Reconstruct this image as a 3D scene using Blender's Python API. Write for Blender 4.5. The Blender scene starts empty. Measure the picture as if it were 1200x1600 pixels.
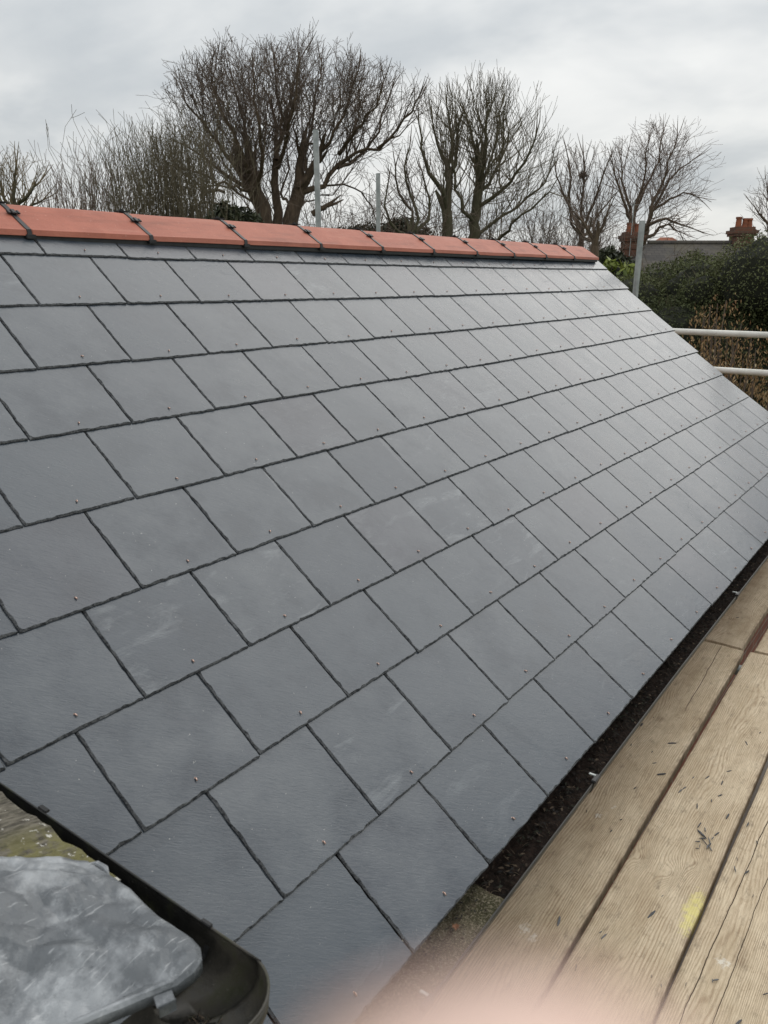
import bpy, bmesh, math, random
import numpy as np
from mathutils import Vector, Matrix, noise
S = bpy.context.scene
COL = S.collection
rng = random.Random(7)
nr = np.random.RandomState(5)
R = math.radians

# ------------------------------------------------------------------ camera, sky, sun, exposure
CW = Vector((-6.1849, -0.6932, 3.7836))
RW = [[0.5918745370346221, -0.8060280355075309, 0.0018271250428258945],
      [-0.22944728626906477, -0.17065763262917566, -0.958243139943703],
      [0.7726826484617171, 0.5667404859380313, -0.28594885270780634]]   # right, down, forward
F = 1240.0
cam = bpy.data.cameras.new('camera'); camo = bpy.data.objects.new('camera', cam); COL.objects.link(camo)
r_, d_, f_ = [Vector(v) for v in RW]
mm = Matrix((r_, -d_, -f_)).transposed().to_4x4(); mm.translation = CW
camo.matrix_world = mm
cam.sensor_fit = 'VERTICAL'; cam.sensor_height = 36; cam.sensor_width = 27; cam.lens = F / 1600 * 36
cam.clip_start = 0.001; cam.clip_end = 3000
cam.dof.use_dof = True; cam.dof.focus_distance = 4.6; cam.dof.aperture_fstop = 12.5
S.camera = camo
S.view_settings.view_transform = 'Standard'; S.view_settings.look = 'None'
S.view_settings.exposure = 0.0; S.view_settings.gamma = 1.0

def ray(px, py):
    a = Vector(((px - 600) / F, (py - 800) / F, 1))
    return r_ * a.x + d_ * a.y + f_ * a.z
def at(px, py, D):            # a point at horizontal distance D from where the photographer stood
    d = ray(px, py); return CW + d * (D / math.hypot(d.x, d.y))

SUN_EL, SUN_AZ = R(41), R(88)     # azimuth of the sun measured from +Y clockwise
w = bpy.data.worlds.new("World"); S.world = w; w.use_nodes = True
nt = w.node_tree; nt.nodes.clear()
def nn(nt, t, **k):
    n = nt.nodes.new(t)
    for a, b in k.items(): setattr(n, a, b)
    return n
class E:
    """small expression wrapper round shader node sockets"""
    def __init__(s, nt, so): s.nt = nt; s.so = so
    def m(s, op, *a):
        n = s.nt.nodes.new('ShaderNodeMath'); n.operation = op
        for i, v in enumerate((s,) + a): put(s.nt, v, n.inputs[i])
        return E(s.nt, n.outputs[0])
    def __add__(s, o): return s.m('ADD', o)
    def __sub__(s, o): return s.m('SUBTRACT', o)
    def __mul__(s, o): return s.m('MULTIPLY', o)
    def __truediv__(s, o): return s.m('DIVIDE', o)
    def map(s, a, b, c=0., d=1., smooth=False):
        n = s.nt.nodes.new('ShaderNodeMapRange'); n.clamp = True
        if smooth: n.interpolation_type = 'SMOOTHSTEP'
        put(s.nt, s, n.inputs[0])
        for i, v in zip((1, 2, 3, 4), (a, b, c, d)): put(s.nt, v, n.inputs[i])
        return E(s.nt, n.outputs[0])
def put(nt, v, inp):
    if isinstance(v, E): nt.links.new(v.so, inp)
    elif hasattr(v, 'is_output'): nt.links.new(v, inp)
    elif isinstance(v, tuple) and len(v) == 3 and inp.type == 'RGBA': inp.default_value = (*v, 1)
    else: inp.default_value = v
def mix(nt, f, a, b):
    n = nn(nt, 'ShaderNodeMix', data_type='RGBA'); put(nt, f, n.inputs[0]); put(nt, a, n.inputs[6]); put(nt, b, n.inputs[7])
    return E(nt, n.outputs[2])
def noi(nt, vec, scale, detail=4, rough=.55, dist=0., out='Fac'):
    n = nn(nt, 'ShaderNodeTexNoise'); put(nt, vec, n.inputs['Vector']); n.inputs['Scale'].default_value = scale
    n.inputs['Detail'].default_value = detail; n.inputs['Roughness'].default_value = rough; n.inputs['Distortion'].default_value = dist
    return E(nt, n.outputs[out])
def mapping(nt, vec, loc=(0, 0, 0), rot=(0, 0, 0), scale=(1, 1, 1)):
    n = nn(nt, 'ShaderNodeMapping'); put(nt, vec, n.inputs[0])
    n.inputs[1].default_value = loc; n.inputs[2].default_value = rot; n.inputs[3].default_value = scale
    return E(nt, n.outputs[0])
def xyz(nt, vec):
    n = nn(nt, 'ShaderNodeSeparateXYZ'); put(nt, vec, n.inputs[0]); return [E(nt, o) for o in n.outputs]
def comb(nt, x, y, z):
    n = nn(nt, 'ShaderNodeCombineXYZ')
    for i, v in enumerate((x, y, z)): put(nt, v, n.inputs[i])
    return E(nt, n.outputs[0])
def geo(nt, out='Position'): return E(nt, nn(nt, 'ShaderNodeNewGeometry').outputs[out])
def objc(nt, out='Object'): return E(nt, nn(nt, 'ShaderNodeTexCoord').outputs[out])
def attr(nt, name, out='Fac'): return E(nt, nn(nt, 'ShaderNodeAttribute', attribute_name=name).outputs[out])

sky = nn(nt, 'ShaderNodeTexSky', sky_type='NISHITA', sun_disc=False, sun_elevation=SUN_EL, sun_rotation=SUN_AZ)
dirv = objc(nt, 'Generated')
dx, dy, dz = xyz(nt, dirv)
h = dz.m('MAXIMUM', 0.0) + 0.22
cp = comb(nt, dx / h, dy / h, 0.0)
cp = mapping(nt, cp, rot=(0, 0, R(-36)), scale=(1.0, .85, 1))
big = noi(nt, cp, 1.15, 5, .52, .35)
small = noi(nt, cp, 3.6, 5, .55, .3)
lum = big.map(.38, .64, 0, 1, True) * .75 + small.map(.3, .7) * .25
zen = dz.map(0.0, 1.0, 0.0, 1.0)
cloud = mix(nt, lum, (.50, .53, .55), (.83, .83, .81))
n = nn(nt, 'ShaderNodeVectorMath', operation='SCALE'); put(nt, cloud, n.inputs[0]); put(nt, (zen * .80) + .985, n.inputs['Scale']); cloud = n.outputs[0]
n2 = nn(nt, 'ShaderNodeVectorMath', operation='SCALE'); put(nt, sky.outputs[0], n2.inputs[0]); n2.inputs['Scale'].default_value = .1
fin = mix(nt, .94, E(nt, n2.outputs[0]), E(nt, cloud))
bg = nn(nt, 'ShaderNodeBackground'); put(nt, fin, bg.inputs[0]); bg.inputs[1].default_value = 1.0
nt.links.new(bg.outputs[0], nn(nt, 'ShaderNodeOutputWorld').inputs[0])

sl = bpy.data.lights.new('sun', 'SUN'); sl.energy = 0.85; sl.angle = R(56); sl.color = (1, .96, .9)
so = bpy.data.objects.new('sun', sl); COL.objects.link(so)
sd = Vector((math.sin(SUN_AZ) * math.cos(SUN_EL), math.cos(SUN_AZ) * math.cos(SUN_EL), math.sin(SUN_EL)))
so.rotation_euler = sd.to_track_quat('Z', 'Y').to_euler()

# ------------------------------------------------------------------ object helpers
def tag(o, label=None, cat=None, group=None, kind=None):
    if label: o['label'] = label
    if cat: o['category'] = cat
    if group: o['group'] = group
    if kind: o['kind'] = kind
    return o
def empty(name, loc=(0, 0, 0), rz=0, **k):
    o = bpy.data.objects.new(name, None); COL.objects.link(o); o.location = loc; o.rotation_euler = (0, 0, rz)
    o.empty_display_size = .1
    return tag(o, **k)
def mesh(name, V, Fc, mats, parent=None, smooth=False, mi=None, uv=None, tone=None, loc=None, rz=0):
    me = bpy.data.meshes.new(name)
    me.from_pydata([tuple(v) for v in V], [], Fc); me.update()
    for m in (mats if isinstance(mats, (list, tuple)) else [mats]): me.materials.append(m)
    if mi is not None: me.polygons.foreach_set('material_index', np.asarray(mi, dtype=np.int32))
    if smooth: me.polygons.foreach_set('use_smooth', np.ones(len(Fc), dtype=bool))
    if uv is not None:
        a = me.attributes.new('ruv', 'FLOAT_VECTOR', 'POINT'); a.data.foreach_set('vector', np.asarray(uv, dtype=np.float32).ravel())
    if tone is not None:
        a = me.attributes.new('tone', 'FLOAT', 'POINT'); a.data.foreach_set('value', np.asarray(tone, dtype=np.float32))
    o = bpy.data.objects.new(name, me); COL.objects.link(o)
    if parent: o.parent = parent
    if loc is not None: o.location = loc; o.rotation_euler = (0, 0, rz)
    return o
class MB:
    """collects shapes for ONE mesh"""
    def __init__(s): s.V = []; s.F = []; s.M = []; s.T = []
    def add(s, V, Fc, m=0, t=0.5):
        b = len(s.V); s.V += [tuple(v) for v in V]; s.F += [tuple(i + b for i in f) for f in Fc]; s.M += [m] * len(Fc); s.T += [t] * len(V)
    def box(s, c, size, m=0, rz=0, bev=0, t=.5, rot=None):
        bm = bmesh.new(); bmesh.ops.create_cube(bm, size=1)
        for v in bm.verts: v.co = Vector((v.co.x * size[0], v.co.y * size[1], v.co.z * size[2]))
        if bev: bmesh.ops.bevel(bm, geom=bm.edges[:] + bm.verts[:], offset=bev, segments=2, affect='EDGES')
        M = Matrix.Translation(c) @ (rot.to_4x4() if rot is not None else Matrix.Rotation(rz, 4, 'Z'))
        bm.verts.index_update()
        s.add([M @ v.co for v in bm.verts], [[v.index for v in f.verts] for f in bm.faces], m, t); bm.free()
    def tube(s, P, r, n=8, m=0, cap=True, t=.5):
        P = [Vector(p) for p in P]; k = len(P); rr = r if isinstance(r, (list, tuple)) else [r] * k
        V = []; ref = None
        for i in range(k):
            d = (P[min(i + 1, k - 1)] - P[max(i - 1, 0)]).normalized()
            if ref is None: ref = d.orthogonal().normalized()
            ref = (ref - d * ref.dot(d)); ref = ref.normalized() if ref.length > 1e-6 else d.orthogonal().normalized()
            b = d.cross(ref)
            for j in range(n):
                a = 2 * math.pi * j / n; V.append(P[i] + (ref * math.cos(a) + b * math.sin(a)) * rr[i])
        Fc = [(i * n + j, i * n + (j + 1) % n, (i + 1) * n + (j + 1) % n, (i + 1) * n + j) for i in range(k - 1) for j in range(n)]
        if cap: Fc += [tuple(range(n))[::-1], tuple((k - 1) * n + j for j in range(n))]
        s.add(V, Fc, m, t)
    def build(s, name, mats, parent=None, smooth=False, loc=None, rz=0, tone=False):
        return mesh(name, s.V, s.F, mats, parent, smooth, s.M, None, s.T if tone else None, loc, rz)

def mat(name, col=(.5, .5, .5), rough=.7, metal=0., spec=.5, fn=None):
    m = bpy.data.materials.new(name); m.use_nodes = True; nt = m.node_tree; nt.nodes.clear()
    b = nn(nt, 'ShaderNodeBsdfPrincipled'); o = nn(nt, 'ShaderNodeOutputMaterial'); nt.links.new(b.outputs[0], o.inputs[0])
    b.inputs['Base Color'].default_value = (*col, 1); b.inputs['Roughness'].default_value = rough
    b.inputs['Metallic'].default_value = metal; b.inputs['Specular IOR Level'].default_value = spec
    if fn: fn(nt, b)
    return m
def bump(nt, b, hgt, dist, strength=1.):
    n = nn(nt, 'ShaderNodeBump'); put(nt, hgt, n.inputs['Height']); n.inputs['Distance'].default_value = dist; n.inputs['Strength'].default_value = strength
    nt.links.new(n.outputs[0], b.inputs['Normal'])
def varied(c1, c2, scale, rough=.75, bmp=0., detail=5, coord='geo', stretch=(1, 1, 1), spec=.4, metal=0.):
    def fn(nt, b):
        v = mapping(nt, geo(nt) if coord == 'geo' else objc(nt), scale=stretch)
        f = noi(nt, v, scale, detail, .6)
        put(nt, mix(nt, f.map(.3, .7), c1, c2), b.inputs['Base Color'])
        if bmp: bump(nt, b, f, bmp)
    return mat('m', rough=rough, spec=spec, metal=metal, fn=fn)

# ------------------------------------------------------------------ materials
def slate_fn(nt, b):
    uv = attr(nt, 'ruv', 'Vector'); tone = attr(nt, 'tone')
    off = comb(nt, tone * 37.0, tone * 91.0, tone * 13.0)
    vm = nn(nt, 'ShaderNodeVectorMath', operation='ADD'); put(nt, uv, vm.inputs[0]); put(nt, off, vm.inputs[1]); v = E(nt, vm.outputs[0])
    rv = mapping(nt, v, rot=(0, 0, R(-40)))
    grain = noi(nt, mapping(nt, rv, scale=(42, 210, 1)), 1.0, 3, .6, .9)
    und = noi(nt, mapping(nt, rv, scale=(5, 9, 1)), 1.0, 3, .5)
    blot = noi(nt, v, 6.5, 5, .62)
    scuff = noi(nt, mapping(nt, v, scale=(5, 16, 1)), 1.0, 6, .68, .5)
    specks = noi(nt, v, 130, 2, .5)
    c = mix(nt, tone.map(0, 1), (.042, .055, .073), (.056, .070, .087))
    c = mix(nt, (tone * 7.31).m('FRACT').map(.80, .97) * .35, c, (.076, .070, .088))
    c = mix(nt, blot.map(.38, .68) * (tone * 5.3).m('FRACT').map(0, 1, .2, .75), c, (.120, .132, .145))
    c = mix(nt, blot.map(.50, .30) * .35, c, (.034, .040, .050))
    # pale quarry dust scuffs, on some slates only
    sel = (tone * 13.7).m('FRACT').map(.60, .95, .06, .9)
    c = mix(nt, scuff.map(.55, .80) * sel, c, (.24, .26, .275))
    c = mix(nt, specks.map(.735, .775) * .5, c, (.45, .44, .42))
    put(nt, c, b.inputs['Base Color'])
    put(nt, (blot.map(.3, .7, .17, .29)) + scuff.map(.6, .8, 0, .15), b.inputs['Roughness'])
    b.inputs['IOR'].default_value = 1.56
    bump(nt, b, grain * .65 + und * 1.5 + blot * 1.3, .0008)
M_SLATE = mat('slate', rough=.34, spec=.5, fn=slate_fn)
def slate_edge_fn(nt, b):
    v = geo(nt); f = noi(nt, v, 160, 4, .7); g = noi(nt, v, 45, 3, .6)
    put(nt, mix(nt, (f * .6 + g * .4).map(.40, .66), (.018, .020, .023), (.15, .155, .16)), b.inputs['Base Color'])
    bump(nt, b, f, .004)
M_SEDGE = mat('slate_edge', rough=.75, spec=.4, fn=slate_edge_fn)
M_COPPER = mat('copper', (.52, .36, .30), .3, .8)
def terra_fn(nt, b):
    v = geo(nt); f = noi(nt, v, 9, 6, .65); g = noi(nt, v, 260, 3, .6); st = noi(nt, mapping(nt, v, scale=(3, 22, 22)), 1, 5, .6)
    c = mix(nt, f.map(.3, .7), (.36, .112, .072), (.47, .160, .105))
    oi = E(nt, nn(nt, 'ShaderNodeObjectInfo').outputs['Random'])
    c = mix(nt, oi * .35, c, (.42, .17, .12))
    c = mix(nt, st.map(.54, .70) * .55, c, (.22, .085, .058))
    c = mix(nt, st.map(.42, .30) * .3, c, (.55, .25, .18))
    c = mix(nt, g.map(.60, .70) * .55, c, (.20, .075, .05))
    c = mix(nt, noi(nt, v, 120, 3, .6).map(.66, .72) * .5, c, (.62, .42, .34))
    put(nt, c, b.inputs['Base Color']); bump(nt, b, g * .5 + f, .0016)
M_TERRA = mat('terracotta', rough=.62, spec=.35, fn=terra_fn)
M_BLACK = varied((.012, .012, .013), (.03, .03, .031), 40, rough=.45, bmp=.0004)
def gut_fn(nt, b):
    v = geo(nt); f = noi(nt, v, 14, 6, .65); g = noi(nt, v, 90, 4, .6)
    c = mix(nt, f.map(.35, .7), (.014, .014, .015), (.05, .045, .036))
    c = mix(nt, g.map(.56, .7) * f.map(.45, .6), c, (.075, .072, .038))
    put(nt, c, b.inputs['Base Color']); put(nt, f.map(.3, .7, .28, .6), b.inputs['Roughness']); bump(nt, b, g, .0006)
M_GUTTER = mat('gutter_plastic', rough=.45, fn=gut_fn)
def gut2_fn(nt, b):
    v = geo(nt); f = noi(nt, v, 17, 6, .65); g = noi(nt, v, 110, 4, .65)
    c = mix(nt, f.map(.35, .65), (.022, .021, .018), (.070, .062, .048))
    c = mix(nt, (xyz(nt, v)[1]).map(-.05, .0), c, (.010, .010, .009))
    c = mix(nt, f.map(.52, .66) * .8, c, (.030, .034, .012))
    c = mix(nt, g.map(.64, .76) * .6, c, (.22, .21, .18))
    put(nt, c, b.inputs['Base Color']); put(nt, f.map(.3, .7, .35, .7), b.inputs['Roughness']); bump(nt, b, g, .0008)
M_GUTTER2 = mat('mossy_gutter', rough=.5, fn=gut2_fn)
M_GRIME = mat('gutter_soil', rough=.9, spec=.25, fn=lambda nt, b: (
    put(nt, mix(nt, noi(nt, geo(nt), 70, 5, .7).map(.4, .65), mix(nt, noi(nt, geo(nt), 7, 4, .6).map(.4, .6), (.004, .003, .002), (.012, .007, .005)), (.034, .021, .015)), b.inputs['Base Color']),
    bump(nt, b, noi(nt, geo(nt), 120, 5, .7), .006)))
M_SILT = mat('gutter_silt', rough=.9, spec=.25, fn=lambda nt, b: (
    put(nt, mix(nt, noi(nt, geo(nt), 210, 3, .7).map(.5, .66), mix(nt, noi(nt, geo(nt), 12, 4, .6).map(.4, .62), (.055, .052, .026), (.11, .095, .06)), (.27, .235, .17)), b.inputs['Base Color']),
    bump(nt, b, noi(nt, geo(nt), 190, 4, .7), .004)))
M_BIT = [mat('bit', c, .85) for c in ((.015, .010, .007), (.035, .022, .013), (.018, .02, .010), (.09, .065, .042), (.008, .007, .006))]
M_GALV = mat('galvanised', rough=.45, metal=.55, fn=lambda nt, b: (
    put(nt, mix(nt, noi(nt, geo(nt), 11, 5, .65).map(.35, .65), (.27, .29, .285), (.42, .44, .43)), b.inputs['Base Color']),
    put(nt, noi(nt, geo(nt), 30, 4, .6).map(.3, .7, .35, .6), b.inputs['Roughness'])))
def rail_fn(nt, b):
    v = geo(nt); f = noi(nt, v, 20, 5, .7)
    c = mix(nt, noi(nt, v, 4, 4, .6).map(.35, .65), (.60, .585, .53), (.80, .785, .73))
    put(nt, mix(nt, f.map(.62, .74) * .7, c, (.35, .25, .17)), b.inputs['Base Color'])
M_RAIL = mat('white_tube', rough=.45, fn=rail_fn)
def lead_fn(nt, b):
    v = geo(nt); f = noi(nt, v, 26, 7, .72, .05); g = noi(nt, v, 90, 6, .75, .05); sc = noi(nt, mapping(nt, v, rot=(0, 0, .7), scale=(20, 190, 40)), 1, 4, .6)
    rn = nn(nt, 'ShaderNodeTexNoise', noise_type='RIDGED_MULTIFRACTAL'); put(nt, v, rn.inputs['Vector']); rn.inputs['Scale'].default_value = 13; rn.inputs['Detail'].default_value = 3; rn.inputs['Distortion'].default_value = .5
    rd = E(nt, rn.outputs[0])
    lg = noi(nt, mapping(nt, v, loc=(3, 1, 0)), 9, 7, .66, .05)
    c = mix(nt, lg.map(.42, .58), (.12, .13, .14), (.33, .345, .36))
    c = mix(nt, f.map(.58, .70) * .55, c, (.52, .54, .555))
    c = mix(nt, g.map(.44, .30) * .5, c, (.085, .09, .095))
    c = mix(nt, g.map(.62, .72) * .5, c, (.55, .565, .58))
    sc2 = noi(nt, mapping(nt, v, rot=(0, 0, -.5), scale=(14, 240, 40)), 1, 3, .6)
    c = mix(nt, (sc.map(.64, .70)).m('MAXIMUM', sc2.map(.66, .71)) * .35, c, (.62, .63, .64))
    px = xyz(nt, v)
    c = mix(nt, ((px[2]).map(3.034, 3.010) * noi(nt, v, 22, 4, .6).map(.35, .6)) * .85, c, (.12, .105, .035))
    put(nt, c, b.inputs['Base Color']); put(nt, g.map(.3, .7, .28, .50), b.inputs['Roughness'])
    bump(nt, b, f * .5 + g * .25 + rd * .15, .0035)
M_LEAD = mat('lead', rough=.5, metal=.25, fn=lead_fn)
def moss_fn(nt, b):
    v = geo(nt); f = noi(nt, v, 22, 6, .7); g = noi(nt, v, 60, 5, .7); l = noi(nt, mapping(nt, v, rot=(0, 0, .6), scale=(40, 160, 20)), 1, 6, .7)
    c = mix(nt, l.map(.38, .62), (.055, .048, .036), (.20, .18, .14))
    py = xyz(nt, v)[1]
    moss = f.map(.44, .54) * py.map(.275, .22) * .85
    c = mix(nt, moss, c, (.19, .175, .065))
    c = mix(nt, g.map(.55, .66) * .7, c, (.055, .055, .03))
    c = mix(nt, noi(nt, v, 75, 4, .65).map(.63, .66), c, (.62, .60, .54))
    put(nt, c, b.inputs['Base Color']); bump(nt, b, g + l, .005)
M_MOSSY = mat('lichened_stone', rough=.9, fn=moss_fn)
def brick_mat(c1, c2, mortar, sx=1.):
    def fn(nt, b):
        p = xyz(nt, geo(nt)); nrm = xyz(nt, geo(nt, 'Normal'))
        hor = mix(nt, nrm[0].m('ABSOLUTE').map(.5, .51), comb(nt, p[0], p[2], 0.0), comb(nt, p[1], p[2], 0.0))
        t = nn(nt, 'ShaderNodeTexBrick'); put(nt, hor, t.inputs['Vector'])
        t.inputs['Scale'].default_value = 1; t.inputs['Brick Width'].default_value = .225 * sx; t.inputs['Row Height'].default_value = .075 * sx
        t.inputs['Mortar Size'].default_value = .005 * sx; put(nt, c1, t.inputs['Color1']); put(nt, c2, t.inputs['Color2']); put(nt, mortar, t.inputs['Mortar'])
        c = mix(nt, noi(nt, geo(nt), 6, 6, .7).map(.45, .7) * .6, E(nt, t.outputs[0]), (.09, .065, .05))
        put(nt, c, b.inputs['Base Color'])
    return mat('brick', rough=.9, fn=fn)
M_BRICK = brick_mat((.30, .11, .07), (.22, .08, .055), (.32, .29, .25))
M_CHIM = brick_mat((.17, .07, .042), (.10, .05, .035), (.13, .11, .08), 1.3)
M_POT = varied((.36, .115, .055), (.14, .06, .035), 6, rough=.8)
def farroof_fn(nt, b):
    v = objc(nt); t = nn(nt, 'ShaderNodeTexBrick'); put(nt, v, t.inputs['Vector']); t.inputs['Scale'].default_value = 1
    t.inputs['Brick Width'].default_value = .3; t.inputs['Row Height'].default_value = .19; t.inputs['Mortar Size'].default_value = .014
    put(nt, (.050, .046, .043), t.inputs['Color1']); put(nt, (.085, .075, .067), t.inputs['Color2']); put(nt, (.035, .033, .03), t.inputs['Mortar'])
    c = mix(nt, noi(nt, v, .9, 5, .65).map(.42, .66) * .7, E(nt, t.outputs[0]), (.115, .10, .068))
    put(nt, c, b.inputs['Base Color'])
M_FROOF = mat('old_slate', rough=.85, fn=farroof_fn)
def bark(c1, c2, sc=9):
    return varied(c1, c2, sc, rough=.92, bmp=.02, stretch=(1, 1, .3))
M_BARK = bark((.062, .044, .030), (.14, .10, .066))
M_BARK_G = bark((.060, .056, .032), (.125, .11, .07))
M_TWIG = mat('twig', (.125, .092, .070), .9); M_TWIG_G = mat('twig_green', (.125, .104, .066), .9)
M_TWIG_R = mat('twig_red', (.15, .105, .082), .9); M_TWIG_O = mat('twig_ochre', (.20, .155, .09), .9)
def leafm(c1, c2, c3, rough=.5):
    def fn(nt, b):
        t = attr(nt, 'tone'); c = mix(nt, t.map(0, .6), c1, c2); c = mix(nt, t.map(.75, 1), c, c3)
        put(nt, c, b.inputs['Base Color'])
    return mat('leaf', rough=rough, spec=.35, fn=fn)
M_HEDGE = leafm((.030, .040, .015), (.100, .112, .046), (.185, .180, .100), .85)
M_LAUREL = leafm((.08, .115, .025), (.24, .28, .06), (.44, .45, .14))
M_DRY = leafm((.17, .085, .035), (.36, .24, .12), (.60, .50, .32), .8)
M_EVER = leafm((.026, .032, .018), (.055, .062, .034), (.10, .10, .055))
M_CORE = mat('foliage_inner_shade', (.016, .018, .010), 1.)  # near-black colour stands in for the shade inside hedge and bushes
M_GRASS = varied((.045, .075, .022), (.085, .105, .04), 3, rough=.95)
M_PATIO = varied((.12, .105, .09), (.19, .17, .15), 5, rough=.9)
M_SKIN = mat('skin', (.84, .62, .52), .55, fn=lambda nt, b: (b.inputs['Subsurface Weight'].__setattr__('default_value', .0)))
M_NAIL = mat('nail', (.88, .62, .54), .3)

def wood_mat(seed, knots, tint=0., cracks=(), yellow=None, whites=()):
    """weathered scaffold board: growth rings bend round the knots; local x runs along the board"""
    def fn(nt, b):
        v = objc(nt); x, y, z = xyz(nt, v)
        sv = mapping(nt, v, loc=(seed * 3.1, seed * 1.7, seed), scale=(1.5, 9, 1))
        wob = noi(nt, sv, 1.0, 4, .55)
        fld = y + wob * .05 + noi(nt, mapping(nt, v, loc=(seed, 0, 0), scale=(14, 60, 1)), 1., 2, .5) * .0035
        near = None
        for (kx, ky, a, sx, sy) in knots:
            e = ((x - kx) / sx).m('POWER', 2.0) + ((y - ky) / sy).m('POWER', 2.0)
            g = (e * -1.0).m('EXPONENT')
            fld = fld + g * a
            core = (((x - kx) / (.012 + sx * .06)).m('POWER', 2.0) + ((y - ky) / (sy * .38)).m('POWER', 2.0) + noi(nt, v, 60, 3, .6)).map(1.6, .5)
            near = core if near is None else near.m('MAXIMUM', core)
        fq = noi(nt, mapping(nt, v, loc=(0, seed * 7, 0), scale=(.6, 13, 1)), 1., 2, .5)
        rings = ((fld + fq * .012) * 950.0).m('SINE').map(-1, 1)
        late = rings.m('POWER', 2.6)
        fib = noi(nt, mapping(nt, v, loc=(0, seed, 0), scale=(18, 620, 1)), 1., 4, .65)
        fib2 = noi(nt, mapping(nt, v, loc=(0, seed * 3, 0), scale=(5, 120, 1)), 1., 5, .7)
        big = noi(nt, mapping(nt, v, loc=(seed * 5, 0, 0), scale=(3.5, 9, 1)), 1., 6, .65)
        dirt = noi(nt, mapping(nt, v, loc=(seed * 2, 3, 0), scale=(16, 36, 1)), 1., 7, .75)
        c = mix(nt, big.map(.32, .68), (.48 + tint, .375 + tint * .85, .25 + tint * .6), (.73 + tint, .61 + tint * .85, .445 + tint * .6))
        c = mix(nt, late * noi(nt, v, 9., 4, .65).map(.36, .62, .10, .62), c, (.27, .175, .10))
        c = mix(nt, fib2.map(.50, .72) * .55, c, (.27, .205, .135))
        c = mix(nt, fib.map(.48, .66) * .50, c, (.26, .19, .12))
        if near is not None: c = mix(nt, near * (rings * .6 + .35) * .55, c, (.15, .09, .05))
        c = mix(nt, dirt.map(.55, .70) * .60, c, (.15, .115, .08))
        c = mix(nt, dirt.map(.42, .26) * .55, c, (.74, .64, .48))
        c = mix(nt, noi(nt, v, 17, 7, .75).map(.57, .68) * .40, c, (.21, .15, .09))
        c = mix(nt, noi(nt, v, 75, 3, .7).map(.70, .76) * .7, c, (.10, .07, .05))
        edge = (y.m('ABSOLUTE')).map(.100, .1125) * noi(nt, v, 30, 4, .6).map(.3, .6)
        c = mix(nt, edge * .55, c, (.10, .06, .035))
        crk = None
        for (y0, sl_, x0, x1, wd) in cracks:
            n1 = noi(nt, mapping(nt, v, loc=(y0 * 50, 0, 0), scale=(4, 0, 0)), 1., 4, .6)
            dline = (y - (x * sl_) - y0 - (n1 - .5) * .02).m('ABSOLUTE')
            k = dline.map(wd, wd * .4) * x.map(x0, x0 + .08) * x.map(x1, x1 - .08)
            crk = k if crk is None else crk.m('MAXIMUM', k)
        if crk is not None: c = mix(nt, crk * .92, c, (.035, .018, .010))
        if yellow:
            kx, ky, sx, sy = yellow
            e = (((x - kx) / sx).m('POWER', 2.0) + ((y - ky) / sy).m('POWER', 2.0)) + (noi(nt, v, 45, 6, .75) - .5) * 4.5
            c = mix(nt, e.map(1.1, .0) * .62, c, (.80, .72, .22))
        for (kx, ky, sx, sy) in whites:
            e = (((x - kx) / sx).m('POWER', 2.0) + ((y - ky) / sy).m('POWER', 2.0)) + (noi(nt, v, 70, 5, .75) - .5) * 7.0
            c = mix(nt, e.map(.6, -.2) * .6, c, (.76, .73, .66))
        put(nt, c, b.inputs['Base Color'])
        hgt = fib * .9 + fib2 * .8 - late * .5 + dirt * .9
        if crk is not None: hgt = hgt - crk * 4.0
        bump(nt, b, hgt, .0011)
    return mat('scaffold_board_wood', rough=.78, spec=.25, fn=fn)

# ------------------------------------------------------------------ the ground and the setting
def ground():
    n = 60; V = []; Fc = []
    xs = [math.copysign(abs(t) ** 2.2, t) * 900 for t in np.linspace(-1, 1, n)]
    for i in range(n):
        for j in range(n):
            x, y = xs[i], xs[j]; rr = math.hypot(x, y)
            V.append((x, y, noise.noise(Vector((x * .02, y * .02, 0))) * min(1.5, max(0, (rr - 25) * .02))))
    for i in range(n - 1):
        for j in range(n - 1): Fc.append((i * n + j, (i + 1) * n + j, (i + 1) * n + j + 1, i * n + j + 1))
    tag(mesh('ground', V, Fc, M_GRASS, smooth=True), kind='structure')
    b = MB(); b.box((-2.5, -2.2, .03), (9, 5.2, .06)); tag(b.build('patio', M_PATIO), kind='structure')
ground()

# ------------------------------------------------------------------ the slate roof
W_, AW, AL = .303, .2418878, R(37.5)
CN = (-.0131874, -.0208194, -.0156300)
CA, SA = math.cos(AL), math.sin(AL)
def defl(u, s):
    uu = (u + 9) / 9; vv = (s / AW - 5) / 5
    return -(CN[0] * uu * uu + CN[1] * vv * vv + CN[2] * uu * vv)
def rp(u, s, hh):              # u slate widths from the verge (negative to the left), s metres down from the apex, hh metres above the slope
    hh = hh + defl(u, s); s0 = 10 * AW - s
    return (u * W_, s0 * CA - hh * SA, 2.5 + s0 * SA + hh * CA)
DU = [(.006, .061), (.006, .072), (-.001, -.017), (.001, .013), (-.005, -.072), (-.013, -.196), (-.013, -.214), (-.006, -.119), (-.004, -.082), (.003, .054)]
DS = [.008, -.003, .005, -.003, 0, .004, .005, -.008, .002, .001]
TH, STEP = .0056, .0067
house = empty('house', (-3, 2, 0), label='low brick extension with a new grey slate roof and red ridge tiles', cat='house')
def wp(o): o.parent = house; o.matrix_parent_inverse = Matrix.Translation((3, -2, 0)); return o

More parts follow.
